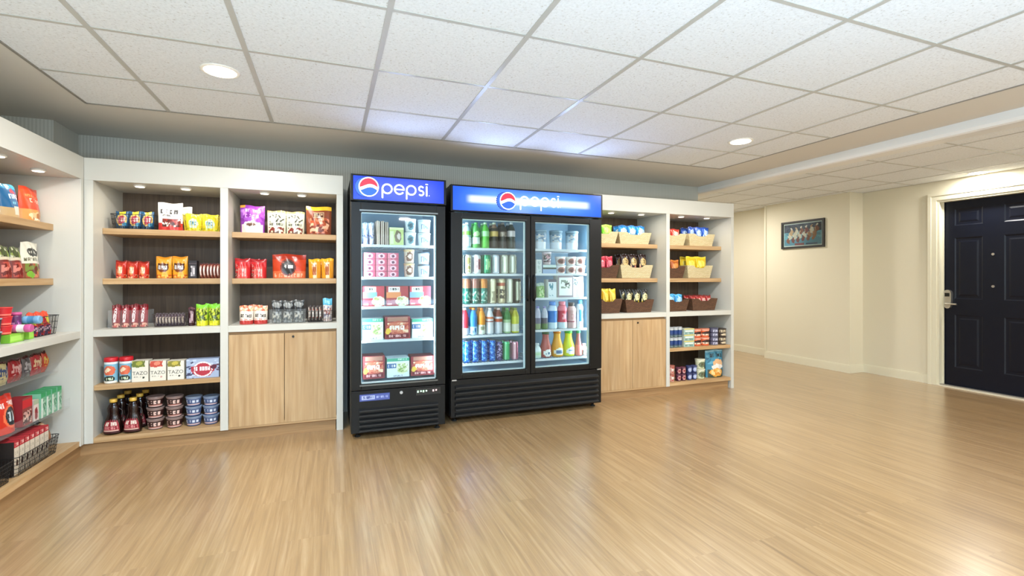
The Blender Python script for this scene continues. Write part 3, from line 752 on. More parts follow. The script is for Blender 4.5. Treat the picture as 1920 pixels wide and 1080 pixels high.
    if not tube:
        bd = MB(); bx0 = XU(674, yf)-xc; bx1 = XU(731, yf)-xc; bz = ZV(750, x0, yf); bd.box(bx0, bx1, .002, .006, bz-.02, bz+.032, C('#3c4b8a', 'gloss'))
        A = art(('bg', '#48569a'), ('r', .05, .15, .5, .85, '#aab4d8'), ('t', .09, .28, .46, .75, '#3a4684', 7), ('t', .55, .3, .95, .72, '#98a4d0', 8)); q = bd
        fn = lambda S, T: (bx0+.004+(bx1-bx0-.008)*S, .0012, bz-.016+.044*T); q.paint(0, 0, 0, A, 'paper', 44, 8, fn); q.build('badge', go)
        kz = ZV(736, XU(752, yf), yf); kx = XU(752.5, yf)-xc; MB().prism([(kx+.012*cos(2*pi*i/14), kz+.012*sin(2*pi*i/14)) for i in range(14)], -.002, .006, 'steel').build('door_lock', go)
        px0, px1 = XU(780, yf)-xc, XU(826, yf)-xc; pz = ZV(734, XU(800, yf), yf)
        cp = MB(); cp.box(px0, px1, .001, .006, pz-.025, pz+.028, 'blackgloss')
        for k, (xx, cc) in enumerate([(.08, 'g'), (.2, 'g'), (.3, 'g'), (.42, 'g'), (.7, 'r'), (.82, 'r')]):
            mm = emis('indicator_'+cc, '#38e068' if cc == 'g' else '#d84040', .8) if ('ind', cc) not in MC else MC[('ind', cc)]; MC[('ind', cc)] = mm
            xx = px0+(px1-px0)*xx; cp.box(xx-.006, xx+.006, -.0005, .001, pz-.004+.004*(k % 2), pz+.012, mm)
        cp.build('control_panel', go)
    else:
        for sx_ in (-1, 1): MB().box(sx_*(W-.03)-.02, sx_*(W-.03)+.02, -.004, .006, zd0-.012, zd0-.002, 'steel').build('door_hinge', go)
    for sx_ in (-1, 1):
        for yy in (.08, dep-.08): MB().lathe([(.022, 0), (.024, .006), (.012, .012), (.012, zb)], M['rubber'], seg=14, c=(sx_*(W-.05), yy)).build('foot', root)
    # light inside
    for sx_ in (-1, 1):
        L = bpy.data.lights.new('cooler_tube', 'AREA'); L.shape = 'RECTANGLE'; L.size = .03; L.size_y = 1.3; L.energy = CE[0 if not tube else 1]; L.color = (.80, .93, 1)
        o = bpy.data.objects.new('cooler_tube', L); COL.objects.link(o); o.location = (xc+sx_*(W-.075), yf+dt+.05, 1.1)
        o.rotation_euler = (radians(90), 0, radians(-sx_*-50) if False else radians(50*sx_))
    return root
CE = (3.2, 6.5)
SA = [1.478, 1.224, .992, .728]
SD = cooler('glass_door_cooler', .150, .869, 3.786, [(.222, .796, .150, .869, None)], [(.205, .812, SA)], 'narrow black single door freezer with blue lit sign', False, 1.80)
SLD = [1.478, 1.253, .985, .713, .470]; SRD = [1.484, 1.257, 1.033, .737, .470]
DD = cooler('glass_door_cooler', .945, 2.397, 3.92, [(1.046, 1.624, .945, 1.668, 1.64), (1.717, 2.27, 1.674, 2.397, 1.70)], [(1.0, 1.655, SLD), (1.69, 2.345, SRD)], 'wide black double door drinks cooler with blue lit sign', True, 1.777)

# ================================================================== GOODS
GC = {}
def put(key, fn, x, y, z, label, cat, group=None, rz=0, tilt=0):
    o = make(key, fn); o.location = (x, y, z); o.rotation_euler = (tilt, 0, rz)
    for k in ('label', 'category', 'group'):
        if k in o: del o[k]
    return tag(o, ' '.join(label.split()), cat, group)
def span(u0, u1, vt, z, Y):
    x0, x1 = XU(u0, Y), XU(u1, Y); return (x0+x1)/2, x1-x0, ZV(vt, (x0+x1)/2, Y)-z
def spanL(u0, u1, vt, z, X):
    y0, y1 = YU(u0, X), YU(u1, X); ym = (y0+y1)/2; return ym, y1-y0, ZV(vt, X, YU((u0+u1)/2, X))-z
EPS = .0015
def row(n, u0, u1, vt, z, Y, d, kind, desc, where, cat, group, gap=1.0, jit=.07, back=False, **kw):
    """n look-alike goods side by side across columns u0..u1, standing on z with their fronts at Y"""
    x, w, h = span(u0, u1, vt, z, Y); each = w/n; out = []
    for i in range(n):
        dz = 0
        xx = x-w/2+each*(i+.5)
        out.append(put(kind[0]+'%.3f' % h, lambda: kind[1](each*gap, h, d), xx, Y+d/2, z+EPS, ordn(i, n)+desc+' '+where, cat, group if n > 1 else None, rz=jit*(hsh(i, n, u0)-.5) if n > 1 else 0))
        out[-1].scale = (.985, 1, 1-.05*hsh(i, u1, 5) if n > 1 else 1)
    if back:
        for i in range(n-1 if n > 2 else 1):
            xx = x-w/2+each*(i+1); put(kind[0]+'%.3f' % h, lambda: kind[1](each*gap, h, d), xx, Y+d*1.5+.012, z+EPS, ordn(i, n-1 if n > 2 else 1)+desc+' behind '+('the front ones ' if len((desc+where).split()) < 10 else 'others ')+where, cat, group, rz=-jit*(hsh(i, n, u0)-.5))
    return out
def P(A, name='snack_bag', **kw): return lambda w, h, d: pouch(w, h, d, A, name, **kw)
def B(A, name='carton', **kw): return lambda w, h, d: carton(w, h, d, A, name=name, **kw)

# ---------- corner bay (left bay of the unit left of the coolers)
zs = S1[1]; y = 4.245
A = art(('bg', '#1f4f73'), ('r', 0, 0, 1, .14, '#173448'), ('e', .5, .5, .42, .34, '#e2b866'), ('e', .5, .52, .32, .25, '#a8394e'), ('t', .22, .4, .8, .64, '#f2d9d2', 4), ('r', .3, .82, .78, 1, '#f0d23c'), ('e', .75, .25, .15, .1, '#2b8ab0'))
row(3, 214, 287, 396, zs+.004, y+.02, .06, ('cookiebag', P(A, 'snack_bag')), 'blue snack bag with yellow top', 'in the wire basket by the corner', 'snack bag', 'blue and yellow snack bags')
x, w, h = span(205, 291, 402, zs, y); put('wbA', lambda: wirebasket(w, .12, h), x, y+.06, zs+EPS, 'black wire basket of blue bags on the highest shelf beside the corner', 'basket')
A = art(('bg', '#ddd9d4'), ('r', 0, 0, 1, .25, '#c2332c'), ('n', .2, .12, .95, .42, ['#7a2a22', '#a83a2c', '#d8d0c8', '#4a2018'], 10), ('t', .12, .6, .86, .76, '#3c3a3a', 4), ('r', .1, .88, .9, .9, '#b8b4ae'), ('t', .2, .5, .7, .56, '#7a7674', 8))
row(1, 293, 341, 380, zs, y-.015, .07, ('whitepouch', P(A, 'snack_pouch')), 'white stand-up pouch with red base', 'in front on the highest shelf, left bay', 'snack pouch', None)
x, w, h = span(315, 356, 386, zs, y+.08); put('whitepouch_b', lambda: pouch(w, h, .06, A, 'snack_pouch'), x+.0, y+.15, zs+EPS, 'white pouch standing behind the white pouch with the red base', 'snack pouch')
A = art(('bg', '#e3cf2a'), ('r', .0, .86, 1, 1, '#f0df3a'), ('e', .5, .42, .3, .3, '#bfe0dc'), ('t', .3, .3, .7, .55, '#2f6f8a', 3), ('n', 0, 0, 1, .16, ['#c8b41e', '#e8d840', '#9aa82a'], 8))
row(2, 346, 408, 401, zs+.004, y+.02, .06, ('yellowbag', P(A)), 'yellow snack bag with pale blue emblem', 'in the yellow wire basket', 'snack bag', 'yellow snack bags on the highest shelf')
x, w, h = span(341, 411, 403, zs, y); put('wbY', lambda: wirebasket(w, .11, h, '#d6c22a'), x, y+.056, zs+EPS, 'yellow wire basket beside the divider on the highest shelf', 'basket')
zs = S2[1]
A = art(('bg', '#c2301e'), ('r', 0, .9, 1, 1, '#8e2016'), ('r', .36, .1, .64, .72, '#e8803a'), ('t', .3, .3, .72, .66, '#f4d2b4', 3), ('r', .1, 0, .3, .5, '#e25a34'), ('n', 0, 0, 1, .2, ['#f0b890', '#d84c2c', '#a82a1a'], 9))
row(3, 213, 277, 489, zs, y+.01, .075, ('redchip', P(A)), 'red-orange chip bag', 'on the second shelf by the corner', 'snack bag', 'red-orange chip bags', back=True)
A = art(('bg', '#e8a02a'), ('r', 0, .9, 1, 1, '#d88a1c'), ('e', .5, .5, .36, .22, '#7a3c1c'), ('t', .14, .36, .88, .68, '#4a2a1c', 3), ('t', .2, .42, .8, .6, '#e9e4dc', 3), ('n', 0, 0, 1, .16, ['#e0882a', '#f0b448', '#c85a2a'], 9))
row(2, 289, 350, 480, zs, y, .08, ('orangepouch', P(A, 'snack_pouch')), 'orange pouch with brown lettering', 'in the middle of the second shelf', 'snack pouch', 'orange pouches on the second shelf', back=True)
A = art(('bg', '#231d22'), ('t', .15, .1, .85, .7, '#c8c2c4', 2), ('r', 0, .8, 1, .86, '#5a4c50'))
row(1, 354, 369, 489, zs, y, .06, ('darkpack', B(A, 'snack_box', side='#231d22', nx=10, nz=16)), 'slim black snack box', 'beside the upright bars on the second shelf', 'box', None)
A = art(('bg', '#a05848'), ('r', 0, 0, .3, 1, '#6b3a36'), ('r', .35, .1, .6, .9, '#d8b0a4'), ('t', .3, .2, .9, .8, '#f0dcd4', 1), ('r', 0, .92, 1, 1, '#5b2c2c'))
row(6, 372, 411, 493, zs, y, .09, ('uprightbar', P(A, 'snack_bar', stand=False, nx=8, nz=18)), 'upright brown snack bar', 'against the divider on the second shelf', 'snack bar', 'upright snack bars')
zs = LG[1]; y = 4.155
A = art(('bg', '#8e1a24'), ('r', 0, .86, 1, 1, '#6a1018'), ('t', .34, .22, .68, .8, '#f0e8e4', 1), ('e', .5, .52, .17, .3, '#f4ecea'), ('n', .36, .24, .66, .78, ['#f4ecea', '#c8a8a8', '#8e1a24'], 14), ('n', 0, 0, 1, .18, ['#b8382c', '#d8a088', '#6a1018'], 8))
row(4, 206, 275, 571, zs+.004, y+.012, .07, ('redlicorice', P(A)), 'dark red bag with white vertical lettering', 'in the clear bin by the corner', 'snack bag', 'dark red bags on the white ledge')
x, w, h = span(203, 279, 582, zs, y); put('cbA', lambda: clearbin(w, .115, h), x, y+.052, zs+EPS, 'clear bin of dark red bags on the white ledge by the corner', 'bin')
A = art(('bg', '#6a5a64'), ('r', 0, .1, .35, .9, '#b8b2c4'), ('r', .5, 0, .7, 1, '#3c2c34'), ('t', .3, .2, 1, .8, '#d8c8b8', 1))
row(9, 289, 344, 588, zs+.004, y+.015, .08, ('stripebar', P(A, 'snack_bar', stand=False, nx=8, nz=14)), 'upright grey-brown bar', 'in the wire basket in the middle of the ledge', 'snack bar', 'bars in the ledge wire basket')
x, w, h = span(284, 350, 589, zs, y); put('wbC', lambda: wirebasket(w, .12, h, '#4b4240'), x, y+.055, zs+EPS, 'low wire basket of upright bars in the middle of the ledge', 'basket')
A = art(('bg', '#3a1c24'), ('t', .2, .15, .9, .8, '#b89aa0', 2), ('r', 0, .9, 1, 1, '#5a2c34'))
row(1, 351, 364, 577, zs, y+.03, .06, ('maroonbag', P(A, nx=10)), 'narrow maroon bag', 'between wire basket and lime green bags', 'snack bag', None)
A = art(('bg', '#8fb82a'), ('r', 0, .84, 1, 1, '#7ac832'), ('n', .05, .2, .95, .8, ['#5a6a2a', '#c8d23c', '#3c4424', '#a8c030'], 12), ('n', 0, 0, 1, .22, ['#e8e03a', '#c8c828'], 8))
row(2, 365, 412, 571, zs, y, .08, ('limebag', P(A)), 'lime green snack bag', 'at the divider end of the white ledge', 'snack bag', 'lime green bags', back=True)
zs = LS[1]; y = 4.12
A = art(('bg', '#7fb3c8'), ('r', 0, 0, 1, .05, '#e8e8e0'), ('e', .5, .6, .15, .22, '#d86a4a'), ('e', .46, .62, .07, .1, '#f0d8b8'), ('e', .5, .22, .15, .13, '#1f2a24'), ('t', .4, .16, .6, .28, '#c8d8b8', 3), ('r', .3, .03, .7, .1, '#eceae0'), ('r', 0, .9, 1, 1, '#e6e9ea'))
for i, (u0, u1) in enumerate(((191, 217), (219.5, 245.5))):
    x, w, h = span(u0, u1, 672-i, zs, y); put('canister', lambda: canister(w/2, h, A, '#c8202c'), x, y+w/2, zs+EPS, ('left', 'right')[i]+' blue creamer canister with red lid on the lower shelf', 'canister', 'blue creamer canisters')
def tazo(top, dot):
    def ex(mb):
        w_ = TZ[0]; mb.text('TAZO', w_*.36, 0, TZ[1]*.33, -.0452, C('#3a3a34'), .95)
    return art(('bg', '#e6e1d2'), ('n', .02, .72, .8, 1, top, 10), ('e', .35, .85, .36, .17, top[0]), ('e', .45, .88, .2, .1, top[1]), ('t', .12, .22, .55, .26, '#a8a498', 8), ('e', .72, .2, .07, .05, dot)), ex
for i, (u0, u1, top, dot, nm) in enumerate(((247, 278, ['#6e7a34', '#a8a848', '#3c4420', '#d8d4b0'], '#3a3a2c', 'green leaves'), (281, 311, ['#c85040', '#e08a70', '#a83028', '#e6d8c8'], '#c89890', 'red berries'), (314, 345, ['#8a8438', '#c8b850', '#3c4420', '#d8d4b0'], '#2c2c24', 'yellow-green leaves'))):
    x, w, h = span(u0, u1, 677, zs, y); TZ = (w, h); a_, ex = tazo(top, dot)
    put('tazo%d' % i, lambda: carton(w, h, .09, a_, '#dcd6c6', 'tea_box', extra=ex), x, y+.045, zs+EPS, 'white tea box printed with %s, %s of the three tea boxes' % (nm, ('left', 'middle', 'right')[i]), 'tea box', 'white tea boxes')
A = art(('bg', '#a3b2cc'), ('n', 0, 0, .3, 1, ['#a3b2cc', '#a3b2cc', '#3a3c5c', '#c0cce0'], 9), ('n', .7, .3, 1, .9, ['#a3b2cc', '#a3b2cc', '#5a3a54', '#c0cce0'], 9), ('e', .5, .42, .34, .36, '#b03040'), ('ring', .5, .45, .3, .4, '#e8dcdc'), ('r', .14, .34, .86, .62, '#b03040'), ('t', .2, .38, .82, .58, '#f2eef0', 7), ('e', .84, .55, .1, .12, '#5c2238'))
row(1, 349, 411, 673, zs, y, .07, ('berrybox', B(A, 'snack_box', side='#8a98b4', nx=34)), 'pale blue box with red oval emblem', 'beside the tea boxes, lower shelf', 'box', None)
zs = BB[1]; y = 4.115
for i, (u, yy) in enumerate(((207.5, 0), (245, 0), (221, .13), (257, .13), (233, .26), (270, .25))):
    Y = y+yy; x = XU(u, Y); h = .245
    put('syrup', lambda: syrup(h), XU((207.5, 245, 207.5, 245, 207.5, 245)[i], y), Y+.045, zs+EPS, ('left', 'right')[i % 2]+' dark syrup bottle with gold cap, '+('front', 'second', 'back')[i//2]+' row on the bottom board', 'syrup bottle', 'syrup bottles')
Ab = art(('bg', '#3a2220'), ('r', 0, .1, 1, .2, '#c8a8a0'), ('t', .34, .35, .66, .7, '#e8c8bc', 4), ('r', .3, .2, .7, .3, '#b87060'), ('r', 0, .84, 1, 1, '#9a8078'))
Al = art(('bg', '#4a5c84'), ('r', .3, .12, .7, .28, '#d8b8b4'), ('t', .34, .4, .66, .74, '#d8e0ec', 4), ('r', 0, .84, 1, 1, '#8a98b0'))
for c, (u0, u1, a_, l_, nm) in enumerate(((269, 304, Ab, '#8a7670', 'brown'), (306, 340, Ab, '#8a7670', 'brown'), (343, 376, Al, '#8090a8', 'blue'), (378, 407, Al, '#8090a8', 'blue'))):
    for k in range(3):
        x, w, h = span(u0, u1, 745, zs, y+.02); w = min(w, .122)
        put('cup'+nm, lambda: tub(w/2*.94, (h-.006)/3-.0006, a_, l_, 'cereal_cup', .8), x, y+.08, zs+EPS+k*((h)/3), '%s %s cup of the %s %s stack on the bottom board' % (('lowest', 'middle', 'highest')[k], nm, ('left', 'right')[c % 2], nm), 'cup', 'stacked %s cups' % nm)

# ---------- second bay
zs = S1[1]; y = 4.245
A = art(('bg', '#8a3aa0'), ('n', 0, .4, 1, .9, ['#9a4cb4', '#7a2a90', '#b070c8', '#8a3aa0'], 7), ('r', .06, 0, .94, .3, '#e6d8d0'), ('e', .5, .3, .34, .13, '#f0e6dc'), ('e', .45, .3, .2, .06, '#6a4a3a'), ('t', .2, .74, .84, .86, '#e8d0f0', 5), ('t', .2, .54, .8, .66, '#d8a8e4', 4), ('r', 0, .9, .2, 1, '#d89030'))
row(1, 448.5, 496, 385, zs, y, .08, ('purplepouch', P(A, 'snack_pouch')), 'purple and white stand-up pouch', 'on the highest shelf above the oak doors', 'snack pouch', None)
A = art(('bg', '#cfccb4'), ('r', 0, .9, 1, 1, '#d0b870'), ('e', .5, .66, .4, .1, '#3a3c34'), ('n', .1, .5, .9, .84, ['#cfccb4', '#3a3c34', '#cfccb4'], 10), ('t', .12, .34, .88, .46, '#3a3c34', 5), ('n', .1, 0, .9, .28, ['#5a3a2c', '#cfccb4', '#7a2c24'], 9))
row(2, 500, 571, 394, zs, y, .07, ('creampouch', P(A, 'snack_pouch')), 'cream pouch with black print', 'between the purple and brown pouches', 'snack pouch', 'cream pouches on the highest shelf', back=True)
A = art(('bg', '#7a3a20'), ('r', 0, .86, 1, 1, '#e0b428'), ('r', .3, .6, .7, .8, '#b89878'), ('t', .3, .62, .7, .78, '#4a2412', 3), ('n', .15, .05, .9, .6, ['#a84c2c', '#c8785a', '#6a2c1c', '#8a3820', '#d8a888'], 8))
row(1, 573, 622, 387, zs, y, .08, ('brownpouch', P(A, 'snack_pouch')), 'brown pouch with yellow top band', 'near the right end of the highest shelf', 'snack pouch', None)
zs = S2[1]
A = art(('bg', '#c8282c'), ('r', .2, 0, .8, .62, '#e05048'), ('t', .26, .1, .76, .5, '#f0a8a0', 4), ('r', 0, .84, 1, 1, '#a81c22'), ('n', 0, 0, .2, .7, ['#c8282c', '#a88a7a', '#7a1a1c'], 12))
row(2, 438.5, 499, 484.5, zs, y, .08, ('redbag2', P(A)), 'bright red snack bag', 'on the second shelf above the oak doors', 'snack bag', 'bright red bags above the oak doors', back=True)
A = art(('bg', '#c8401e'), ('r', 0, .8, 1, 1, '#a82e16'), ('r', 0, 0, 1, .3, '#d86a40'), ('t', .05, .04, .95, .2, '#f0a888', 9), ('e', .47, .45, .2, .3, '#221c1c'), ('t', .34, .42, .62, .54, '#c8c4c0', 5), ('ring', .47, .45, .23, .35, '#6a2a20'))
row(1, 509, 574, 477, zs, y-.01, .10, ('redbig', P(A, 'snack_pouch')), 'large red-orange pouch with a round black emblem', 'on the second shelf', 'snack pouch', None)
A = art(('bg', '#e0982a'), ('r', .35, .0, .66, .8, '#f0d8a8'), ('t', .3, .15, .7, .7, '#a8581c', 1), ('r', 0, .86, 1, 1, '#f0b428'), ('d', 0, .1, 0, .8, .08, '#c87820'))
row(2, 578, 626, 484, zs, y, .08, ('yellowbag2', P(A)), 'golden yellow snack bag', 'at the right end of the second shelf', 'snack bag', 'golden bags beside the red-orange pouch', back=True)
zs = LG[1]; y = 4.15
A = art(('bg', '#e8dccc'), ('r', 0, 0, 1, .2, '#b83a34'), ('n', 0, .7, 1, 1, ['#e8c8a0', '#c85a3c', '#e8dccc', '#d89070'], 9), ('t', .12, .36, .9, .54, '#3c3430', 5), ('t', .1, .22, .9, .3, '#d88878', 8))
row(2, 447, 501, 572, zs, y, .08, ('popcorn', P(A)), 'white snack bag with red base', 'on the white ledge above the oak doors', 'snack bag', 'white and red snack bags', back=True)
A = art(('bg', '#4a4c4c'), ('r', 0, .55, 1, .9, '#2c2c2e'), ('e', .5, .8, .44, .12, '#8a8c8a'), ('n', .1, 0, .9, .5, ['#8a8e8c', '#5a5e5c', '#b0aca0', '#3c3e3e'], 7), ('r', 0, .5, 1, .58, '#1c1c1e'))
row(3, 508, 570, 563, zs+.004, y+.014, .08, ('greybag', P(A)), 'charcoal grey snack bag', 'in the clear bin on the ledge', 'snack bag', 'charcoal bags in the clear bin')
x, w, h = span(505, 573, 580, zs, y); put('cbB', lambda: clearbin(w, .12, h), x, y+.055, zs+EPS, 'clear bin of charcoal bags on the ledge above the oak doors', 'bin')
A = art(('bg', '#4c4442'), ('r', .1, .1, .4, .9, '#c8b8ac'), ('r', .55, .2, .75, .8, '#a85040'), ('t', .2, .3, .9, .7, '#e8e0d8', 1))
row(4, 577, 604, 573, zs+.004, y+.015, .08, ('darkbar', P(A, 'snack_bar', stand=False, nx=8, nz=14)), 'upright dark snack bar', 'in the wire basket beside the coolers', 'snack bar', 'dark bars by the coolers')
A = art(('bg', '#5ab0d0'), ('r', 0, 0, 1, .7, '#d8c8c0'), ('n', .1, .05, .9, .66, ['#a87068', '#d8c8c0', '#8a8aa0', '#e8e0dc'], 8), ('t', .2, .78, .8, .9, '#a8dcec', 3))
row(1, 605, 623, 560, zs+.004, y+.015, .07, ('bluetop', P(A)), 'pouch with a sky blue top', 'standing in the wire basket beside the coolers', 'snack pouch', None)
x, w, h = span(574, 626, 583, zs, y); put('wbD', lambda: wirebasket(w, .12, h, '#3b3836'), x, y+.055, zs+EPS, 'wire basket at the right end of the ledge beside the coolers', 'basket')

# ---------- woven baskets right of the coolers
def bag_art(c, kind):
    if kind == 0: return art(('bg', c[0]), ('e', .5, .5, .32, .28, c[1]), ('t', .25, .4, .78, .6, c[2], 4), ('r', 0, .9, 1, 1, c[3]))
    if kind == 1: return art(('bg', c[0]), ('d', 0, .2, 0, .6, .12, c[1]), ('e', .6, .6, .25, .2, c[2]), ('n', .1, .1, .9, .6, c, 6), ('e', .5, .66, .34, .16, c[1]), ('t', .26, .58, .76, .74, c[3], 4), ('r', 0, .9, 1, 1, c[3]))
def basketful(u0, u1, vrim, vtop, z, Y, m, cols, kind, n, bdesc, gdesc, where, dep=.26, notch=True):
    x, w, h = span(u0, u1, vrim, z, Y)
    key = 'bk%s%.3f%.3f' % (m, w, h)
    put(key, lambda: woven(w-.066+.06, dep, h, M[m]), x, Y+dep/2, z+EPS, '%s woven basket of %s %s' % (bdesc, gdesc+'s', where), 'basket', 'woven baskets')
    A = bag_art(cols, kind); xi = w-.075; bw = xi/n; bh = ZV(vtop, x, Y+.1)-z-.016
    for r_ in range(2):
        for i in range(n):
            put('bb%s%.3f%.3f' % (cols[0], bw, bh), lambda: pouch(bw*.94, bh, .062, A, 'snack_bag', stand=False), x-xi/2+bw*(i+.5), Y+.07+.1*r_, z+.0125, '%s%s, %s row, %s' % (ordn(i, n), gdesc, ('front', 'back')[r_], where), 'snack bag', gdesc+'s '+where, rz=(hsh(i, r_, u0)-.5)*.2, tilt=(hsh(i, r_, u1)-.5)*.1)
zs = S1[1]; y = 4.24
basketful(1107, 1160, 434, 421, zs, y, 'creamweave', ['#7ac23c', '#a8e060', '#5a9a28', '#98d850'], 1, 2, 'cream', 'lime snack bag', 'beside the wide cooler, highest shelf')
basketful(1160, 1222, 436, 423, zs, y, 'creamweave', ['#2a86c8', '#d8ecf4', '#4ab0e0', '#2468a8'], 1, 3, 'cream', 'blue snack bag', 'on the highest shelf right of the limes')
zs = S2[1]
basketful(1107, 1162, 497, 480, zs, y, 'brownweave', ['#c83448', '#e8808a', '#8a1c2c', '#e05868'], 1, 3, 'brown', 'pink-red snack bag', 'beside the wide cooler, second shelf')
basketful(1163, 1225, 497, 476, zs, y, 'creamweave', ['#33201c', '#d8b878', '#e89a80', '#241414'], 1, 3, 'cream', 'dark brown snack bag', 'on the second shelf by the divider')
zs = LG[1]; y = 4.15
basketful(1116, 1168, 561, 541, zs, y, 'brownweave', ['#e0b82a', '#f0d860', '#a87a1c', '#e8c840'], 1, 3, 'brown', 'yellow snack bag', 'beside the wide cooler, white ledge')
basketful(1172, 1227, 562, 542, zs, y, 'brownweave', ['#22221f', '#e8dca0', '#d8b830', '#1a1a18'], 1, 3, 'brown', 'black and yellow bag', 'on the white ledge over the oak doors')
zs = S1[1]; y = 4.24
basketful(1242, 1288, 438, 429, zs, y, 'creamweave', ['#c83c30', '#f0b8a8', '#e0684c', '#a82820'], 1, 2, 'cream', 'red snack bag', 'in the end bay, highest shelf left')
basketful(1291, 1341, 439, 426, zs, y, 'creamweave', ['#2450a8', '#a8c4e8', '#3a78d0', '#1c3c88'], 1, 3, 'cream', 'royal blue snack bag', 'in the end bay, highest shelf right')
zs = S2[1]
basketful(1242, 1286, 499, 487, zs, y, 'brownweave', ['#b8622c', '#e09a4c', '#8a3a20', '#d8843c'], 1, 2, 'brown', 'burnt orange snack bag', 'in the end bay, second shelf left')
basketful(1288, 1337, 498, 481, zs, y, 'creamweave', ['#e8c41c', '#f4e060', '#c89a18', '#f0d83c'], 1, 2, 'cream', 'lemon yellow snack bag', 'in the end bay, second shelf right')
zs = LG[1]; y = 4.15
basketful(1251, 1293, 562, 551, zs, y, 'brownweave', ['#3a98d0', '#b8dcf0', '#2478b0', '#5ab4e4'], 1, 2, 'brown', 'sky blue snack bag', 'in the end bay, white ledge left')
basketful(1297, 1346, 560, 553, zs, y, 'brownweave', ['#a82c28', '#e8b8a8', '#c8503c', '#7a1c1c'], 1, 4, 'brown', 'brick red snack bag', 'in the end bay, white ledge right')
# end bay, lower shelf
zs = LS[1]; y = 4.12
A = art(('bg', '#2c4468'), ('r', 0, .0, 1, .22, '#6a7a78'), ('r', .0, .8, 1, 1, '#c0c4c4'), ('t', .3, .4, .72, .7, '#c8d8e8', 4), ('r', 0, .34, 1, .74, '#24407c'))
for k in range(2):
    for i in range(3):
        x, w, h = span(1257, 1281.5, 613, zs, y); put('tinb', lambda: tub(w/6*.93, h/2-.004, A, '#b8bcc0', 'snack_tin', .97), x-w/2+w/3*(i+.5), y+w/6, zs+EPS+k*h/2, '%sblue tin, %s layer, at the divider on the end bay lower shelf' % (ordn(i, 3), ('bottom', 'top')[k]), 'tin', 'blue tins')
A = art(('bg', '#9ab8b0'), ('r', 0, .86, 1, 1, '#e0c860'), ('r', .1, .5, .9, .7, '#e8ecdc'), ('t', .1, .1, .9, .4, '#5a7a74', 5))
for k in range(3):
    x, w, h = span(1283, 1302, 616, zs, y); put('flatbox', lambda: carton(w, h/3-.002, .1, A, '#c8d0c0', 'snack_box', 16, 8), x, y+.05, zs+EPS+k*h/3, '%s pale teal box of the stack beside the blue tins' % ('lowest', 'middle', 'highest')[k], 'box', 'pale teal boxes')
A = art(('bg', '#e0683c'), ('r', 0, .88, 1, 1, '#e8b8a0'), ('e', .5, .5, .2, .3, '#3a2420'), ('t', .25, .2, .75, .4, '#f8d8c0', 3))
for k in range(2):
    for i in range(2):
        x, w, h = span(1304.5, 1335.5, 617, zs, y); put('orangecup', lambda: tub(w/4*.9, h/2-.002, A, '#e89070', 'soup_cup', .88), x-w/2+w/2*(i+.5), y+w/4, zs+EPS+k*h/2, '%sorange soup cup, %s layer, end bay lower shelf' % (ordn(i, 2), ('bottom', 'top')[k]), 'cup', 'orange soup cups')
A = art(('bg', '#6a6c84'), ('r', 0, .42, 1, .54, '#34344c'), ('t', .35, .6, .65, .85, '#c8c8dc', 3), ('t', .35, .1, .65, .35, '#c8c8dc', 3))
x, w, h = span(1338, 1350, 615, zs, y)
for k in range(2): put('slatecup', lambda: tub(w/2, h/2-.002, A, '#55566c', 'soup_cup', .95), x, y+w/2, zs+EPS+k*h/2, ('lower', 'upper')[k]+' slate grey cup stacked right of the orange cups', 'cup', 'slate cups')
A = art(('bg', '#4c3c30'), ('r', 0, .42, 1, .5, '#241c18'), ('t', .3, .55, .7, .9, '#c8b898', 3), ('e', .5, .25, .12, .16, '#d8c8a8'))
x, w, h = span(1352.5, 1365, 616, zs, y)
for k in range(2): put('browncup2', lambda: tub(w/2, h/2-.002, A, '#3c3028', 'soup_cup', .95), x, y+w/2, zs+EPS+k*h/2, ('lower', 'upper')[k]+' brown cup stacked at the hallway end of the lower shelf', 'cup', 'brown stacked cups')
zs = BB[1]; y = 4.115
def cups(u0, u1, vt, cols, nm, nn, layers, where):
    A = art(('bg', cols[0]), ('e', .5, .5, .16, .35, cols[1]), ('t', .36, .3, .64, .7, cols[2], 3), ('r', 0, .86, 1, 1, cols[3]))
    x, w, h = span(u0, u1, vt, zs, y)
    for k in range(layers):
        for i in range(nn): put('sc'+cols[0], lambda: tub(w/nn/2*.92, h/layers-.002, A, cols[3], 'pudding_cup', .85), x-w/2+w/nn*(i+.5), y+w/nn/2, zs+EPS+k*h/layers, '%s%s cup, %s layer, %s' % (ordn(i, nn), nm, ('bottom', 'middle', 'top')[k if layers > 2 else 2*k], where), 'cup', nm+' cups')
cups(1257.5, 1268.5, 686, ['#d8a090', '#a83c30', '#f0e0d4', '#b87060'], 'salmon pink', 1, 2, 'at the divider on the end bay floor board')
cups(1271, 1289, 689, ['#4a2034', '#e0b0a8', '#8a2c3c', '#6a3a4c'], 'plum', 2, 2, 'between pink and navy cups')
cups(1291, 1310, 686, ['#2c3460', '#8a98c8', '#c0c8e0', '#3c4470'], 'navy', 2, 2, 'left of the cream tubs')
cups(1311.5, 1327, 674, ['#d8d8b4', '#7a8a6a', '#5a5c44', '#e8e8cc'], 'cream', 1, 2, 'left of the big blue chip bag')
A = art(('bg', '#3c84a0'), ('n', 0, .5, 1, .9, ['#3c84a0', '#5aa0b8', '#2c6884', '#3c84a0'], 8), ('t', .2, .72, .9, .86, '#1c2c34', 5), ('e', .62, .5, .3, .16, '#e0b080'), ('e', .55, .38, .34, .1, '#e8e0d8'), ('r', .05, .0, .9, .3, '#3a4434'), ('e', .5, .18, .36, .15, '#e0a040'), ('n', .2, .08, .75, .3, ['#e8b860', '#d88a30', '#f0d090'], 10), ('r', 0, .94, 1, 1, '#8ab8c8'))
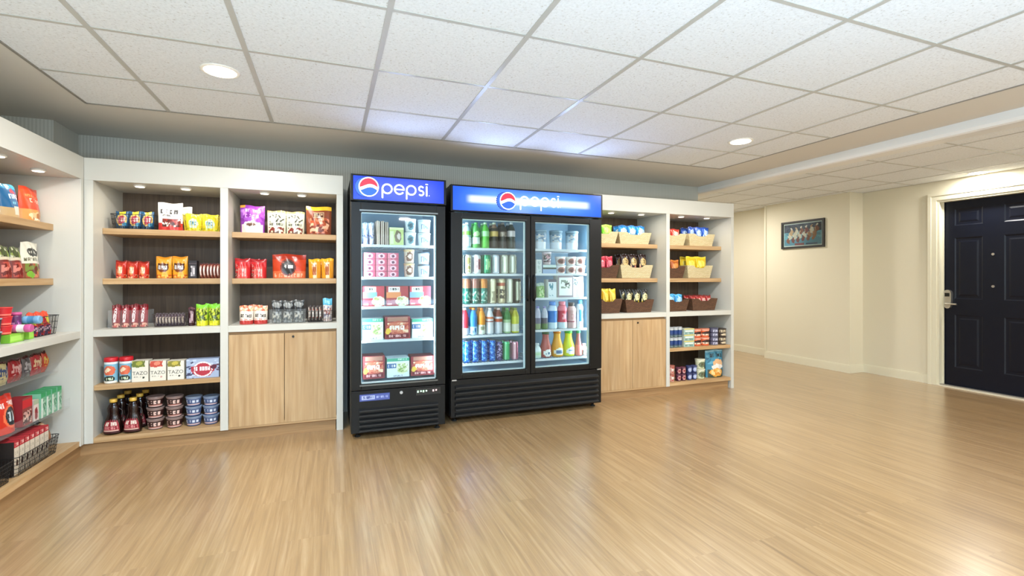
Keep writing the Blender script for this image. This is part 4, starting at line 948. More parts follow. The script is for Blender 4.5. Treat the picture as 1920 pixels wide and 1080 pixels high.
row(1, 1328, 1361, 657, zs, y+.02, .10, ('bluechips', P(A, 'chip_bag')), 'large blue chip bag with orange picture', 'on the end bay floor board', 'chip bag', None)

# ---------- narrow cooler
y = 3.93; zz = SA
A = art(('bg', '#b8c4dc'), ('n', 0, 0, 1, .45, ['#3c3c8a', '#b8c4dc', '#8a98c8', '#e8ecf4'], 9), ('n', 0, .5, 1, 1, ['#b8c4dc', '#8ca0c0', '#dce4f0'], 7))
row(2, 680, 704, 415, zz[0], y, .16, ('frozbag', P(A, 'frozen_bag')), 'blue and white frozen food bag', 'on the highest freezer shelf', 'frozen food bag', 'blue and white frozen bags')
A = art(('bg', '#b8a898'), ('r', 0, 0, .3, 1, '#6a4a44'), ('r', .5, 0, .7, 1, '#e8dcc8'))
row(6, 705.5, 728.5, 414, zz[0], y, .18, ('sleeve', lambda w, h, d: carton(w*.78, h, d, A, name='slim_carton', nx=6, nz=6, side='#a89484')), 'slim brown carton on edge', 'on the highest freezer shelf', 'carton', 'slim cartons on edge')
A = art(('bg', '#c8d88a'), ('e', .6, .5, .24, .34, '#7a6a50'), ('e', .66, .52, .12, .18, '#d8c8c0'), ('r', 0, .88, 1, 1, '#e8f0b8'), ('r', .05, .1, .3, .8, '#e0ecc0'))
row(1, 730, 757, 427, zz[0], y, .14, ('greenbox', B(A, 'frozen_box')), 'pale green frozen box', 'in the middle of the highest freezer shelf', 'frozen food box', None)
A1 = art(('bg', '#e4ecec'), ('e', .5, .5, .11, .36, '#5a8a98'), ('e', .5, .5, .06, .2, '#2c4c58'), ('r', 0, .9, 1, 1, '#f4f8f8'))
A2 = art(('bg', '#e8eef4'), ('t', .4, .25, .62, .7, '#8a9cb8', 3), ('e', .55, .4, .05, .14, '#4a5c80'), ('r', 0, .9, 1, 1, '#c8d8e0'))
A3 = art(('bg', '#dcd0bc'), ('e', .5, .5, .12, .4, '#7a4c34'), ('e', .5, .52, .06, .2, '#e8dcc8'), ('r', 0, .9, 1, 1, '#e8c890'))
def stack(u0, u1, vt, z, Y, A, lid, nm, where, key, layers=2, cat='tub', name='ice_cream_tub'):
    x, w, h = span(u0, u1, vt, z, Y)
    for k in range(layers): put(key, lambda: tub(w/2*.94, h/layers-.003, A, lid, name, .88), x, Y+w/2, z+.005+k*h/layers, '%s %s %s' % ((('lower', 'upper') if layers == 2 else ('lowest', 'middle', 'highest'))[k], nm, where), cat, nm+' '+where)
stack(760, 782, 410, zz[0], y, A1, '#e8f0f0', 'white ice cream tub with blue dot', 'on the highest freezer shelf', 'ta')
stack(785, 810, 412, zz[0], y, A2, '#dce8ee', 'plain white ice cream tub', 'at the right of the highest freezer shelf', 'tb')
A = art(('bg', '#d8607c'), ('r', 0, 0, .3, 1, '#e8889c'), ('e', .5, .5, .3, .4, '#f0c0cc'), ('e', .5, .45, .12, .25, '#6a2c4c'), ('r', .85, 0, 1, 1, '#c84868'))
x, w, h = span(682, 748, 474, zz[1], y)
for i in range(3):
    for k in range(4): put('pinkbox', lambda: carton(w/3*.95, h/4-.002, .15, A, '#e0788e', 'frozen_box', 16, 8), x-w/2+w/3*(i+.5), y+.075, zz[1]+EPS+k*h/4, '%spink frozen box, %s of its four-high stack, second freezer shelf' % (ordn(i, 3), ('bottom', 'second from bottom', 'third from bottom', 'top')[k]), 'frozen food box', 'pink frozen boxes')
stack(758, 779, 468, zz[1], y, A3, '#e0c49a', 'cream ice cream tub with brown dot', 'on the second freezer shelf', 'tc')
stack(785, 808, 473, zz[1], y, A2, '#4a5c70', 'white ice cream tub with grey lid', 'on the second freezer shelf', 'td')
def dinner(c1, c2): return art(('bg', c1), ('r', .08, .72, .62, .98, '#f0ece8'), ('t', .14, .8, .56, .9, '#4a4a4a', 7), ('r', .0, .42, .66, .7, c2), ('e', .72, .24, .3, .26, '#e8e4d0'), ('n', .5, .06, .95, .44, ['#c8cc8a', '#e8e0b0', '#9aa85a', '#f0ecd8'], 13), ('r', .04, .05, .26, .16, '#e8b0b0'))
for i, (u0, u1, c1, c2, nm) in enumerate(((680, 721, '#b83040', '#7aa8d0', 'blue band, left of three'), (724, 766, '#a82830', '#e08a50', 'orange band, middle of three'), (768, 808, '#c83448', '#88b0d4', 'blue band, right of three'))):
    x, w, h = span(u0, u1, 537, zz[2], y); a_ = dinner(c1, c2)
    put('din%d' % i, lambda: carton(w*.98, h, .16, a_, '#a82838', 'frozen_dinner_box', 26, 20), x, y+.08, zz[2]+EPS, 'red frozen dinner box with %s on the third freezer shelf' % nm, 'frozen food box', 'red frozen dinner boxes')
AG = art(('bg', '#dfeaf0'), ('r', 0, .84, 1, 1, '#4aa88a'), ('t', .5, .88, .9, .96, '#c8f0e0', 6), ('r', 0, .5, .42, .72, '#2c5c98'), ('t', .06, .54, .38, .68, '#e8f0f8', 4), ('e', .7, .46, .28, .3, '#e8ecc8'), ('n', .48, .24, .92, .7, ['#b8c88a', '#d8e0b0', '#8aa860', '#eef0dc'], 13), ('t', .3, .04, .7, .12, '#5a6a74', 6))
AP = art(('bg', '#8a2c34'), ('r', .1, .78, .9, .96, '#a87868'), ('e', .5, .5, .44, .3, '#b85848'), ('n', .1, .26, .92, .74, ['#c87058', '#e8c8a8', '#a83c34', '#d8987c'], 9), ('t', .2, .4, .8, .6, '#f0e4dc', 3), ('e', .12, .35, .1, .14, '#e0b840'), ('r', .05, .06, .95, .22, '#6a1c28'), ('t', .15, .08, .85, .2, '#d8a0a0', 8))
for r_, (zr, vt, seq, wh) in enumerate(((zz[3], 594, 'GPG', 'fourth freezer shelf'), (.42, 668, 'PGP', 'freezer floor'))):
    for i, ch in enumerate(seq):
        u0, u1 = ((679, 719), (721, 770), (772, 812))[i] if r_ == 0 else ((680, 722), (725, 768), (770, 815))[i]
        x, w, h = span(u0, u1, vt+(4 if ch == 'G' else 0), zr, y); nm = 'green and white frozen meal box' if ch == 'G' else 'dark red frozen pizza box'
        put('fr%s%d' % (ch, r_*3+i), lambda: carton(w*.97, h, .16, AG if ch == 'G' else AP, '#c8dce0' if ch == 'G' else '#5c1c24', 'frozen_meal_box' if ch == 'G' else 'pizza_box', 30, 22), x, y+.08, zr+EPS, '%s, %s of three on the %s' % (nm, ('left', 'middle', 'right')[i], wh), 'frozen food box', nm+'es')

# ---------- wide cooler, left door
y = 4.062
def drinks(us, vt, z, specs, wpx, kind, where, rows_=2, dy=.085):
    for i, u in enumerate(us):
        x, w, h = span(u-wpx/2, u+wpx/2, vt, z, y); sp = specs[i]; a_ = sp[1]
        for r_ in range(rows_):
            k = sp[4] if len(sp) > 4 else kind
            def mk():
                if k == 'can': return can(w/2, h, a_)
                return bottle(w/2, h, a_, sp[2], kind=k, fin='satin')
            put('dr'+sp[0]+where+str(wpx)+k, mk, x, y+w/2+r_*dy, z+EPS+.001, '%s, %s, %s row, %s' % (sp[3], 'number'+str(i) if False else ordn(i, len(us)).strip(), ('front', 'back')[r_], where), 'can' if k == 'can' else 'bottle', sp[3]+'s '+where)
def ca(bg, *l): return art(('bg', bg), *l)
Z = SLD
drinks([877.5, 894.5, 912, 929, 945, 961], 417, Z[0]+.002, [
 ('a', ca('#8fb0b8', ('r', 0, .55, 1, .72, '#6ab040'), ('t', .3, .1, .7, .45, '#e8f0f4', 3)), '#d0d8dc', 'grey-blue bottle with green band'),
 ('b', ca('#4a9a48', ('r', 0, .2, 1, .45, '#d8e8e0'), ('e', .5, .6, .14, .1, '#b8e8a0')), '#4cae50', 'green bottle with white label'),
 ('c', ca('#58b43c', ('r', 0, .5, 1, .7, '#a8e0a0')), '#bfe8b8', 'bright green bottle'),
 ('d', ca('#2c2418', ('r', 0, .48, 1, .72, '#c8a860'), ('r', 0, .85, 1, 1, '#8a6a50')), '#d8dcc0', 'dark brown bottle with yellow label'),
 ('e', ca('#33302a', ('r', 0, .48, 1, .7, '#6a5c50'), ('t', .35, .5, .65, .66, '#a89888', 3)), '#8a8078', 'dark brown bottle with brown label'),
 ('f', ca('#3c4038', ('r', 0, .48, 1, .74, '#d8ccc8')), '#e8ecec', 'dark bottle with pale label')], 15, 'pet', 'highest shelf, left glass door')
drinks([878.5, 896.5, 915, 932, 948.5, 963.5], 478, Z[1]+.002, [
 ('a', ca('#2c3c40', ('r', .38, 0, .66, 1, '#e0e0c8'), ('n', .4, .1, .6, .9, ['#b0a86a', '#e0e0c8'], 12)), '', 'dark can with cream stripe'),
 ('b', ca('#d8dce0', ('r', .5, .2, .62, .8, '#b86a70'), ('t', .4, .3, .6, .7, '#8a4c58', 2)), '', 'white can with red print'),
 ('c', ca('#1f8a5c', ('t', .35, .2, .65, .8, '#a8e098', 2), ('r', .36, 0, .42, 1, '#58b888')), '', 'emerald green can'),
 ('d', ca('#d4dce4', ('r', .6, 0, .7, 1, '#3c4c78')), '', 'silver white can with navy edge'),
 ('e', ca('#d8dcc8', ('r', .58, 0, .7, 1, '#7a7c60')), '', 'ivory can with olive edge'),
 ('f', ca('#ccd0c0', ('r', .55, .1, .66, .9, '#8a8c70')), '', 'pale ivory can')], 14.5, 'can', 'second shelf, left glass door')
drinks([877, 893, 909, 926.5, 942.5, 958.5, 972.5], 523, Z[2]+.002, [
 ('a', ca('#2c6a5c', ('r', 0, .62, 1, 1, '#b87a60'), ('n', .3, .1, .7, .5, ['#3c8a78', '#a8c8b8', '#2c6a5c'], 12)), '', 'tall teal can with rust top'),
 ('b', ca('#2c6e60', ('r', 0, .62, 1, 1, '#98685c'), ('n', .3, .1, .7, .5, ['#3c8a78', '#c0d8c8', '#2c6a5c'], 12)), '', 'tall teal can with brown top'),
 ('c', ca('#2f7464', ('r', 0, .62, 1, 1, '#c07a34'), ('n', .3, .1, .7, .5, ['#3c8a78', '#a8c8b8', '#2c6a5c'], 12)), '', 'tall teal can with orange top'),
 ('d', ca('#d0ccac', ('r', .56, 0, .66, 1, '#7a6844'), ('t', .4, .1, .55, .5, '#8a8468', 2)), '', 'tall cream can'),
 ('e', ca('#cfc4a0', ('r', 0, .7, 1, .84, '#a8543c'), ('n', .36, .2, .64, .6, ['#3a3428', '#cfc4a0'], 14)), '', 'tall cream can with black print'),
 ('f', ca('#d8d8c4', ('r', .56, 0, .68, 1, '#5a5840')), '', 'tall ivory can'),
 ('g', ca('#3a3a30', ('r', .38, .1, .6, .9, '#b8b8a0')), '', 'tall black can')], 13.5, 'can', 'third shelf, left glass door')
drinks([873, 889.5, 905, 920.5, 937, 953, 968.5], 578, Z[3]+.002, [
 ('a', ca('#c8283c', ('r', 0, 0, 1, .3, '#d8d0d8')), '#e8e8e8', 'red drink bottle'),
 ('b', ca('#2a80c8', ('r', 0, 0, 1, .34, '#a8d0e8'), ('t', .4, .1, .6, .3, '#2468a8', 2)), '#e88830', 'blue drink bottle'),
 ('c', ca('#d88a20', ('r', 0, 0, 1, .42, '#d8dccc'), ('e', .5, .25, .1, .1, '#8a8c70')), '#e88830', 'orange drink bottle'),
 ('d', ca('#d8dce0', ('r', 0, .48, 1, .56, '#8a3420'), ('r', 0, .64, 1, .7, '#c87040')), '#e8e4e0', 'white drink bottle with rust bands'),
 ('e', ca('#c8ccd0', ('r', 0, .48, 1, .62, '#a84c28'), ('r', 0, .72, 1, 1, '#7a3c28')), '#d8c8c0', 'white drink bottle with brown neck'),
 ('f', ca('#a8c898', ('r', 0, .1, 1, .45, '#e0e8d8'), ('r', 0, .6, 1, 1, '#3c7a3c')), '#58a050', 'green drink bottle'),
 ('g', ca('#d8d850', ('r', 0, .1, 1, .4, '#e8e8d0'), ('r', 0, .7, 1, 1, '#c8c040')), '#98b040', 'yellow drink bottle')], 14, 'pet', 'fourth shelf, left glass door')
blu = ca('#1c60b8', ('n', .28, .05, .72, .95, ['#2a78d0', '#7ab8e8', '#1848a0', '#2a78d0'], 16))
drinks([877, 893, 909.5, 925, 938, 951.5, 967.5], 641, Z[4]+.002, [
 ('a', blu, '#d0e4f4', 'blue soda bottle', 'can'), ('a', blu, '#d0e4f4', 'blue soda bottle', 'can'), ('a', blu, '#d0e4f4', 'blue soda bottle', 'can'), ('a', blu, '', 'blue soda bottle', 'can'),
 ('d', ca('#4c4878', ('n', .35, .1, .65, .9, ['#a8a0c8', '#4c4878', '#2c2c50'], 12)), '', 'purple soda can'),
 ('e', ca('#48b878', ('r', .36, 0, .44, 1, '#98e0b0')), '', 'mint green soda can'),
 ('f', ca('#d88aa0', ('r', .38, 0, .5, 1, '#f0c0cc'), ('r', .54, .1, .6, .9, '#b85c78')), '', 'pink soda can')], 12.6, 'can', 'lowest shelf, left glass door')
# ---------- wide cooler, right door
Z = SRD
A = art(('bg', '#b8c8d4'), ('r', 0, 0, 1, .4, '#dfe6ee'), ('n', .34, .42, .66, .86, ['#8a9cb0', '#c8d4dc', '#6a84a0', '#d8d0c8'], 14), ('r', 0, .88, 1, 1, '#8098a8'))
for i, (u0, u1) in enumerate(((1006, 1029), (1035, 1062), (1066, 1092))):
    x, w, h = span(u0, u1, 430, Z[0], y); put('bigtub', lambda: tub(w/2*.97, h-.004, A, '#8fa8b8', 'food_tub', .9), x, y+w/2, Z[0]+EPS+.001, '%slarge white tub on the highest shelf behind the right cooler door' % ordn(i, 3), 'tub', 'large white tubs')
A = art(('bg', '#9ab4d4'), ('r', 0, .5, 1, .7, '#3c5048'), ('r', 0, .7, 1, 1, '#c8dcd8'))
x, w, h = span(1018, 1043, 497, Z[1], y); put('bluecase', lambda: carton(w, h, .12, A, '#a8bcd8', 'lunch_kit_box', 16, 12), x, y+.06, Z[1]+EPS+.001, 'pale blue lunch box under the fruit cup, right cooler door', 'box'); hb = h
x, w2, h = span(1021, 1037, 472, Z[1], y); A = art(('bg', '#c8b8b8'), ('n', .3, .2, .7, .9, ['#5a3c48', '#c89aa0', '#d8d0d4', '#3c5048'], 12))
put('fruitcup', lambda: tub(w2/2, h-hb-.006, A, '#e8dce4', 'fruit_cup', .85), x, y+.05, Z[1]+EPS+.003+hb, 'fruit cup standing on the pale blue lunch box', 'cup')
A = art(('bg', '#e0e8e4'), ('n', .2, .1, .8, .9, ['#b8c8c4', '#e0e8e4'], 8))
row(1, 1006, 1016, 487, Z[1]+.001, y, .08, ('miniw', B(A, 'small_carton', nx=8, nz=10)), 'small white carton', 'at the left of the second shelf, right cooler door', 'carton', None)
A = art(('bg', '#e2ded8'), ('e', .5, .5, .16, .36, '#9a6458'), ('e', .5, .45, .1, .22, '#5a3430'), ('r', 0, .88, 1, 1, '#f0ece8'))
for i, (u0, u1) in enumerate(((1045.5, 1064.5), (1066, 1082), (1084, 1100))):
    x, w, h = span(u0, u1, 481, Z[1], y)
    for k in range(2): put('yog', lambda: tub(w/2*.95, h/2-.003, A, '#f0eeea', 'yogurt_cup', .82, 'satin'), x, y+w/2, Z[1]+EPS+.001+k*h/2, '%s %syogurt cup with brown print, right cooler door' % (('lower', 'upper')[k], ordn(i, 3)), 'cup', 'yogurt cups')
A = art(('bg', '#8ec070'), ('r', 0, .8, 1, 1, '#c8dcd0'), ('n', .2, .1, .9, .7, ['#a8d088', '#6aa04c', '#d0e0a8'], 9))
row(1, 1009, 1025, 531, Z[2]+.001, y, .1, ('greenp', P(A, 'food_pouch')), 'light green food pouch', 'on the third shelf behind the right door', 'food pouch', None)
A = art(('bg', '#d8e4e8'), ('r', 0, .86, 1, 1, '#5a5a68'), ('n', .1, .1, .6, .8, ['#4a8a9c', '#d8e4e8', '#d8e4e8'], 6))
row(1, 1028, 1043.5, 524, Z[2]+.001, y, .1, ('whiteb', B(A, 'food_box')), 'white food box with dark top', 'beside the light green food pouch', 'box', None)
A = art(('bg', '#8a8088'), ('r', .08, .08, .92, .9, '#dfe6e0'), ('n', .2, .4, .8, .8, ['#7a8a7c', '#dfe6e0', '#3c3c40', '#dfe6e0'], 8))
row(1, 1046, 1075, 517, Z[2]+.001, y, .1, ('framedb', B(A, 'food_box')), 'white food box with grey border', 'in the middle of the third shelf, right door', 'box', None)
A = art(('bg', '#e8e4e2'), ('n', .05, .6, .95, .9, ['#8a989c', '#e8e4e2', '#e8e4e2', '#5a6c70'], 12), ('e', .5, .3, .3, .14, '#e0c8c4'))
row(1, 1077, 1099, 519, Z[2]+.001, y, .1, ('whitep', P(A, 'food_pouch')), 'white food pouch', 'at the right of the third shelf, right door', 'food pouch', None)
def one(u, wpx, vt, z, a_, cap, kind, label, key):
    x, w, h = span(u-wpx/2, u+wpx/2, vt, z, y); put(key, lambda: bottle(w/2, h, a_, cap, kind=kind, fin='satin'), x, y+w/2, z+EPS+.001, label, 'bottle')
w4 = ' on the fourth shelf behind the right cooler door'
one(1010.5, 11, 575, Z[3], ca('#b8b8c8', ('r', 0, .3, 1, .55, '#6a6478'), ('r', 0, 0, 1, .28, '#8a9a70')), '#8a88c8', 'pet', 'left small bottle with lilac cap'+w4, 'r4a')
one(1023.5, 11.5, 575, Z[3], ca('#b8bcc8', ('r', 0, .3, 1, .55, '#5a5868'), ('r', 0, 0, 1, .28, '#5c7a48')), '#8a88c8', 'pet', 'right small bottle with lilac cap'+w4, 'r4b')
one(1039.5, 17, 566, Z[3], ca('#2c78c8', ('r', 0, 0, 1, .28, '#c8e0ec'), ('r', .62, .3, .72, .7, '#78b0e0'), ('r', 0, .74, 1, 1, '#b8d4ec')), '#3c84d0', 'sport', 'blue sports drink bottle'+w4, 'r4c')
one(1058, 17, 566, Z[3], ca('#c83c50', ('r', 0, 0, 1, .28, '#c8dce4'), ('t', .4, .4, .62, .65, '#e8a0a8', 2), ('r', 0, .74, 1, 1, '#e07080')), '#e07888', 'sport', 'red sports drink bottle'+w4, 'r4d')
one(1075.5, 16, 568, Z[3], ca('#c8a8a4', ('r', 0, .28, 1, .36, '#8a4050'), ('t', .4, .42, .6, .65, '#a87878', 2)), '#3c3430', 'sport', 'beige sports drink bottle'+w4, 'r4e')
one(1090, 12, 563, Z[3], ca('#d8eaf0', ('r', .42, .3, .58, .8, '#2c78b0')), '#3c98d0', 'sport', 'white and blue sports drink bottle'+w4, 'r4f')
w5 = ' on the lowest shelf behind the right cooler door'
one(1010, 15, 645, Z[4], ca('#c8e0d0', ('r', 0, .5, 1, 1, '#dff0f0'), ('r', 0, .2, 1, .45, '#b8dcb0')), '#e0e8e8', 'squat', 'short pale green juice bottle'+w5, 'r5a')
one(1027.5, 20, 622, Z[4], ca('#a85048', ('e', .5, .2, .13, .15, '#e8ece8'), ('t', .42, .14, .58, .26, '#5a7a98', 2)), '#4a6a44', 'carafe', 'red-brown juice carafe'+w5, 'r5b')
one(1049.5, 21, 620, Z[4], ca('#e0a020', ('e', .5, .22, .14, .16, '#e8ecd8'), ('t', .42, .16, .6, .28, '#4a7098', 3)), '#e08a20', 'carafe', 'orange juice carafe'+w5, 'r5c')
one(1071, 21, 620, Z[4], ca('#c8d81c', ('e', .52, .24, .13, .16, '#e8ece8'), ('r', .44, .24, .62, .3, '#6a98b8')), '#48b840', 'carafe', 'yellow-green juice carafe'+w5, 'r5d')
one(1087.5, 12, 620, Z[4], ca('#d87870', ('r', 0, .5, 1, 1, '#a8605c')), '#3c8a5c', 'carafe', 'pink juice carafe'+w5, 'r5e')
one(1098, 11, 645, Z[4], ca('#e0d4d0', ('r', .3, .1, .7, .55, '#6a6c64'), ('t', .38, .16, .62, .46, '#d8d8c8', 2)), '#f0e8e8', 'squat', 'short white bottle with grey label'+w5, 'r5f')

# ---------- goods on the left wall run (fronts face +x)
def lw(u0, u1, vt, z, X, d, kind, label, cat, group=None, ww=None):
    ym, w, h = spanL(u0, u1, vt, z, X)
    if ww: w = ww
    return put(kind[0], lambda: kind[1](w*.97, h, d), X-d/2, ym, z+EPS, label, cat, group, rz=pi/2)
X = -1.735; z = S1[1]
A = art(('bg', '#1c5c8c'), ('r', 0, .86, 1, 1, '#3a90b8'), ('e', .55, .78, .14, .08, '#b84858'), ('t', .3, .56, .85, .7, '#d8e8f0', 3), ('r', 0, 0, 1, .3, '#b89c70'), ('r', .4, .1, .85, .34, '#d0c8b8'), ('t', .42, .4, .8, .48, '#78c0d8', 5))
lw(-14, 10, 345, z, X, .1, ('nutblue', P(A, 'snack_pouch')), 'blue pouch cut by the left edge of the photo, highest shelf', 'snack pouch', 'blue pouches on the left wall')
lw(15, 48, 347, z, X, .1, ('nutblue2', P(A, 'snack_pouch')), 'blue pouch with tan base next to the orange pouch', 'snack pouch', 'blue pouches on the left wall')
A = art(('bg', '#d8401c'), ('r', 0, .9, 1, 1, '#b83014'), ('t', .15, .7, .85, .78, '#f08850', 6), ('t', .3, .55, .85, .66, '#f0d0b8', 4), ('r', 0, 0, 1, .34, '#c88a48'), ('e', .5, .14, .32, .12, '#e0c8a0'), ('n', .3, .05, .8, .25, ['#e8dcc8', '#a86c3c', '#d8b080'], 8))
lw(53, 87, 353, z, X, .1, ('nutorange', P(A, 'snack_pouch')), 'orange stand-up pouch nearest the corner on the left wall', 'snack pouch')
z = S2[1]
A = art(('bg', '#e6e2d0'), ('e', .5, .72, .3, .12, '#3a3a34'), ('t', .3, .68, .7, .76, '#d8d4c8', 5), ('t', .05, .48, .95, .56, '#6a6a50', 8), ('r', 0, 0, 1, .42, '#8a4c30'), ('n', .1, .02, .9, .4, ['#a85c3c', '#c87a50', '#7a8a3c', '#6a3424'], 7), ('e', .25, .1, .14, .09, '#7ab03c'))
lw(53, 84, 455, z, X, .08, ('crunch', P(A, 'snack_pouch')), 'cream and brown pouch nearest the corner on the second shelf', 'snack pouch')
A = art(('bg', '#7a2c24'), ('r', 0, .72, 1, 1, '#5a6434'), ('n', 0, .66, 1, 1, ['#4a5428', '#8a9a4c', '#c8c8a8', '#3c3c28'], 8), ('r', 0, .56, 1, .66, '#d8ccb0'), ('n', .1, .05, .95, .5, ['#b84c40', '#8a2c28', '#d88070', '#6a201c'], 7))
lw(10, 30, 462, z, X, .08, ('fruitpk', P(A, 'snack_pouch')), 'left red and green fruit snack pouch on the left wall', 'snack pouch', 'red and green fruit snack pouches')
lw(31, 52, 463, z, X, .08, ('fruitpk', P(A, 'snack_pouch')), 'right red and green fruit snack pouch on the left wall', 'snack pouch', 'red and green fruit snack pouches')
A = art(('bg', '#5aa8b8'), ('r', 0, .6, 1, 1, '#c8c8b8'), ('r', 0, .9, 1, 1, '#d8c060'))
lw(-20, 7, 440, z, X, .08, ('tealp', P(A, 'snack_pouch')), 'teal and cream pouch cut by the photo edge, second shelf', 'snack pouch')
# ledge
X = -1.625; z = LG[1]
A = art(('bg', '#b8242c'), ('r', 0, .8, 1, 1, '#e04c30'), ('e', .6, .62, .3, .2, '#e8d040'), ('t', .3, .52, .9, .74, '#f0e060', 3), ('n', 0, 0, 1, .4, ['#4a2050', '#b8242c', '#c8a8b8', '#3c1c40'], 8))
ym, w, h = spanL(73, 111, 586, z, X)
for i in range(3): put('redcandy', lambda: pouch(w/3*.95, h, .07, A, 'candy_bag'), X-.06, ym-w/2+w/3*(i+.5)*.98, z+.005, ordn(i, 3)+'red candy bag in the wire basket on the left wall ledge', 'candy bag', 'red candy bags', rz=pi/2)
ym, w, h = spanL(70, 113, 593, z, X); put('wbL', lambda: wirebasket(w, .12, h), X-.06, ym, z+EPS, 'small wire basket of red candy bags on the left wall ledge', 'basket', rz=pi/2)
def roll(r, l, col, key, y_, z_, x_, label, up=False, col2='#e8e0e0'):
    def mk():
        mb = MB()
        mb.lathe([(r*.9, 0), (r, .006), (r, l*.3), (r*.97, l*.32), (r*.97, l*.68), (r, l*.7), (r, l-.006), (r*.9, l)], art=art(('bg', col), ('r', 0, .4, 1, .6, col2)), fin='gloss', seg=20, capm=C(col, 'gloss')); o = mb.build('candy_tube'); return o
    o = put(key, mk, x_, y_, z_+(0 if up else r), label, 'candy tube', 'bright candy tubes')
    if not up: o.rotation_euler = (0, radians(90), 0); o.location.x = x_-l/2
    return o
yy = YU(33, X); cy = lambda u: YU(u, X)
put('greentin', lambda: carton(.13, .045, .09, art(('bg', '#8ac83c'), ('r', .05, .2, .95, .8, '#a8dc5c')), '#78b430', 'candy_box', 12, 6, top='#9ad848'), X-.045, cy(32), z+EPS, 'flat lime green candy box on the ledge under the red tubs', 'candy box', None, rz=pi/2)
for k in range(3): put('redtub', lambda: tub(.038, .048, art(('bg', '#c8242c'), ('r', 0, .1, 1, .3, '#f07868')), '#e03c38', 'candy_tub', .85), X-.045, cy(25), z+.049+k*.05, '%s red candy tub stacked on the lime green box' % ('lowest', 'middle', 'highest')[k], 'candy tub', 'stacked red candy tubs')
roll(.023, .09, '#c85a94', 'rollpink', cy(41), z+.0495, X, 'pink candy tube lying on the lime green box')
put('greentin2', lambda: carton(.05, .085, .06, art(('bg', '#88c83a'), ('r', .1, .1, .9, .9, '#a0d854')), '#78b430', 'candy_box', 8, 10), X-.035, cy(61), z+EPS, 'upright lime green candy box beside the red candy basket', 'candy box', None, rz=pi/2)
roll(.024, .08, '#78a8c8', 'rollblue', cy(60), z+.089, X, 'pale blue candy tube on the upright lime box', col2='#5088b0')
put('purpletub', lambda: tub(.026, .16, art(('bg', '#5c2c5c'), ('n', 0, .2, 1, .8, ['#5c2c5c', '#88408a', '#c88ab8'], 10)), '#c8548c', 'candy_tub', .95), X-.05, cy(50), z+EPS, 'tall purple candy tub with pink lid between the lime boxes', 'candy tub')
for i, (c_, u) in enumerate((('#28282c', 5),)):
    for k in range(2): put('darkcup'+c_, lambda: tub(.042, .07, art(('bg', c_), ('t', .35, .3, .65, .7, '#c8c8cc', 3), ('r', 0, 0, 1, .2, '#7aa8b8')), '#9aa8b0', 'dip_cup', .85), X-.05, cy(u), z+EPS+k*.072, '%s dark cup of the stack at the left photo edge' % ('lower', 'upper')[k], 'cup', 'dark cups on the left ledge')
# upper clear shelf
z = .605; X = -1.70
specs = [(-22, -6, '#d8b840', '#c85028', 'yellow candy bag at the very edge of the photo'), (-5, 9, '#c8a83c', '#d8602c', 'orange and yellow candy bag left of the boxed one'), (10, 30, '#d8cc98', '#4a5c8a', 'cream and blue candy packet'), (32, 56, '#a81c28', '#e8b8b8', 'dark red candy bag with pale lettering'), (58, 71, '#5a5458', '#b8b4b8', 'silver and black candy bag'), (73, 92, '#b83038', '#e8c8a0', 'red candy packet with cream window'), (93.5, 101, '#c84428', '#e0b850', 'red and gold candy packet nearest the corner')]
for i, (u0, u1, c1, c2, lb) in enumerate(specs):
    A = art(('bg', c1), ('n', .1, .3, .9, .9, [c1, c2, c1], 7, 1), ('t', .15, .4, .85, .65, c2, 3), ('r', 0, .92, 1, 1, '#4a1418'))
    ym, w, h = spanL(u0, u1, 0, z, X); h = .135
    put('hang%d' % i, lambda: pouch(w*.96, h, .05, A, 'candy_bag', stand=False), X-.045, ym, z+EPS, lb+', upper clear shelf', 'candy bag', None, rz=pi/2)
# lower clear shelf
z = .365; X = -1.63
A = art(('bg', '#c83020'), ('t', .12, .68, .9, .82, '#f0e0dc', 5), ('e', .58, .42, .32, .24, '#2c3438'), ('t', .35, .3, .8, .54, '#b8c4c8', 2), ('r', 0, .92, 1, 1, '#a82418'), ('ring', .58, .42, .38, .3, '#e87048'))
ym, w, h = spanL(10, 43, 736, z, X); put('redbigL', lambda: pouch(w*.98, h-.012, .08, A, 'snack_pouch'), X-.05, ym, z+EPS, 'large red pouch with a dark oval on the lower clear shelf', 'snack pouch', None, rz=pi/2)
A = art(('bg', '#d8d4d0'), ('r', 0, .5, 1, 1, '#b82830'), ('t', .2, .2, .8, .4, '#7a3038', 3))
ym, w, h = spanL(-24, 7, 745, z, X); put('whiteredL', lambda: pouch(w*.98, h-.02, .08, A, 'snack_pouch'), X-.05, ym, z+EPS, 'red and white pouch cut by the photo edge, lower clear shelf', 'snack pouch', None, rz=pi/2)
A = art(('bg', '#8a3c38'), ('r', 0, .62, 1, .95, '#c02028'), ('n', .1, .08, .9, .55, ['#c89a90', '#6a3834', '#d8b8a8', '#3c2020'], 8))
ym, w, h = spanL(46, 65, 745, z, X); put('redjar', lambda: carton(w*.96, h, .08, A, '#8a2028', 'candy_box', 14, 18), X-.05, ym, z+EPS, 'dark red candy box between red pouch and green cartons', 'candy box', None, rz=pi/2)
A = art(('bg', '#d8c8c0'), ('e', .5, .35, .3, .3, '#8a2c30'), ('r', 0, .8, 1, 1, '#a8b498'))
ym, w, h = spanL(67, 77, 750, z, X); put('whitepk', lambda: carton(w*.96, h, .08, A, '#c8b8b0', 'candy_box', 8, 14), X-.05, ym, z+EPS, 'narrow pale candy box with a maroon spot, lower clear shelf', 'candy box', None, rz=pi/2)
A = art(('bg', '#6aa884'), ('r', 0, .82, 1, 1, '#2f9a5c'), ('r', 0, 0, .4, .8, '#d0e0d4'), ('n', .4, .1, 1, .7, ['#4a7c60', '#a8ccb4', '#6aa884'], 8))
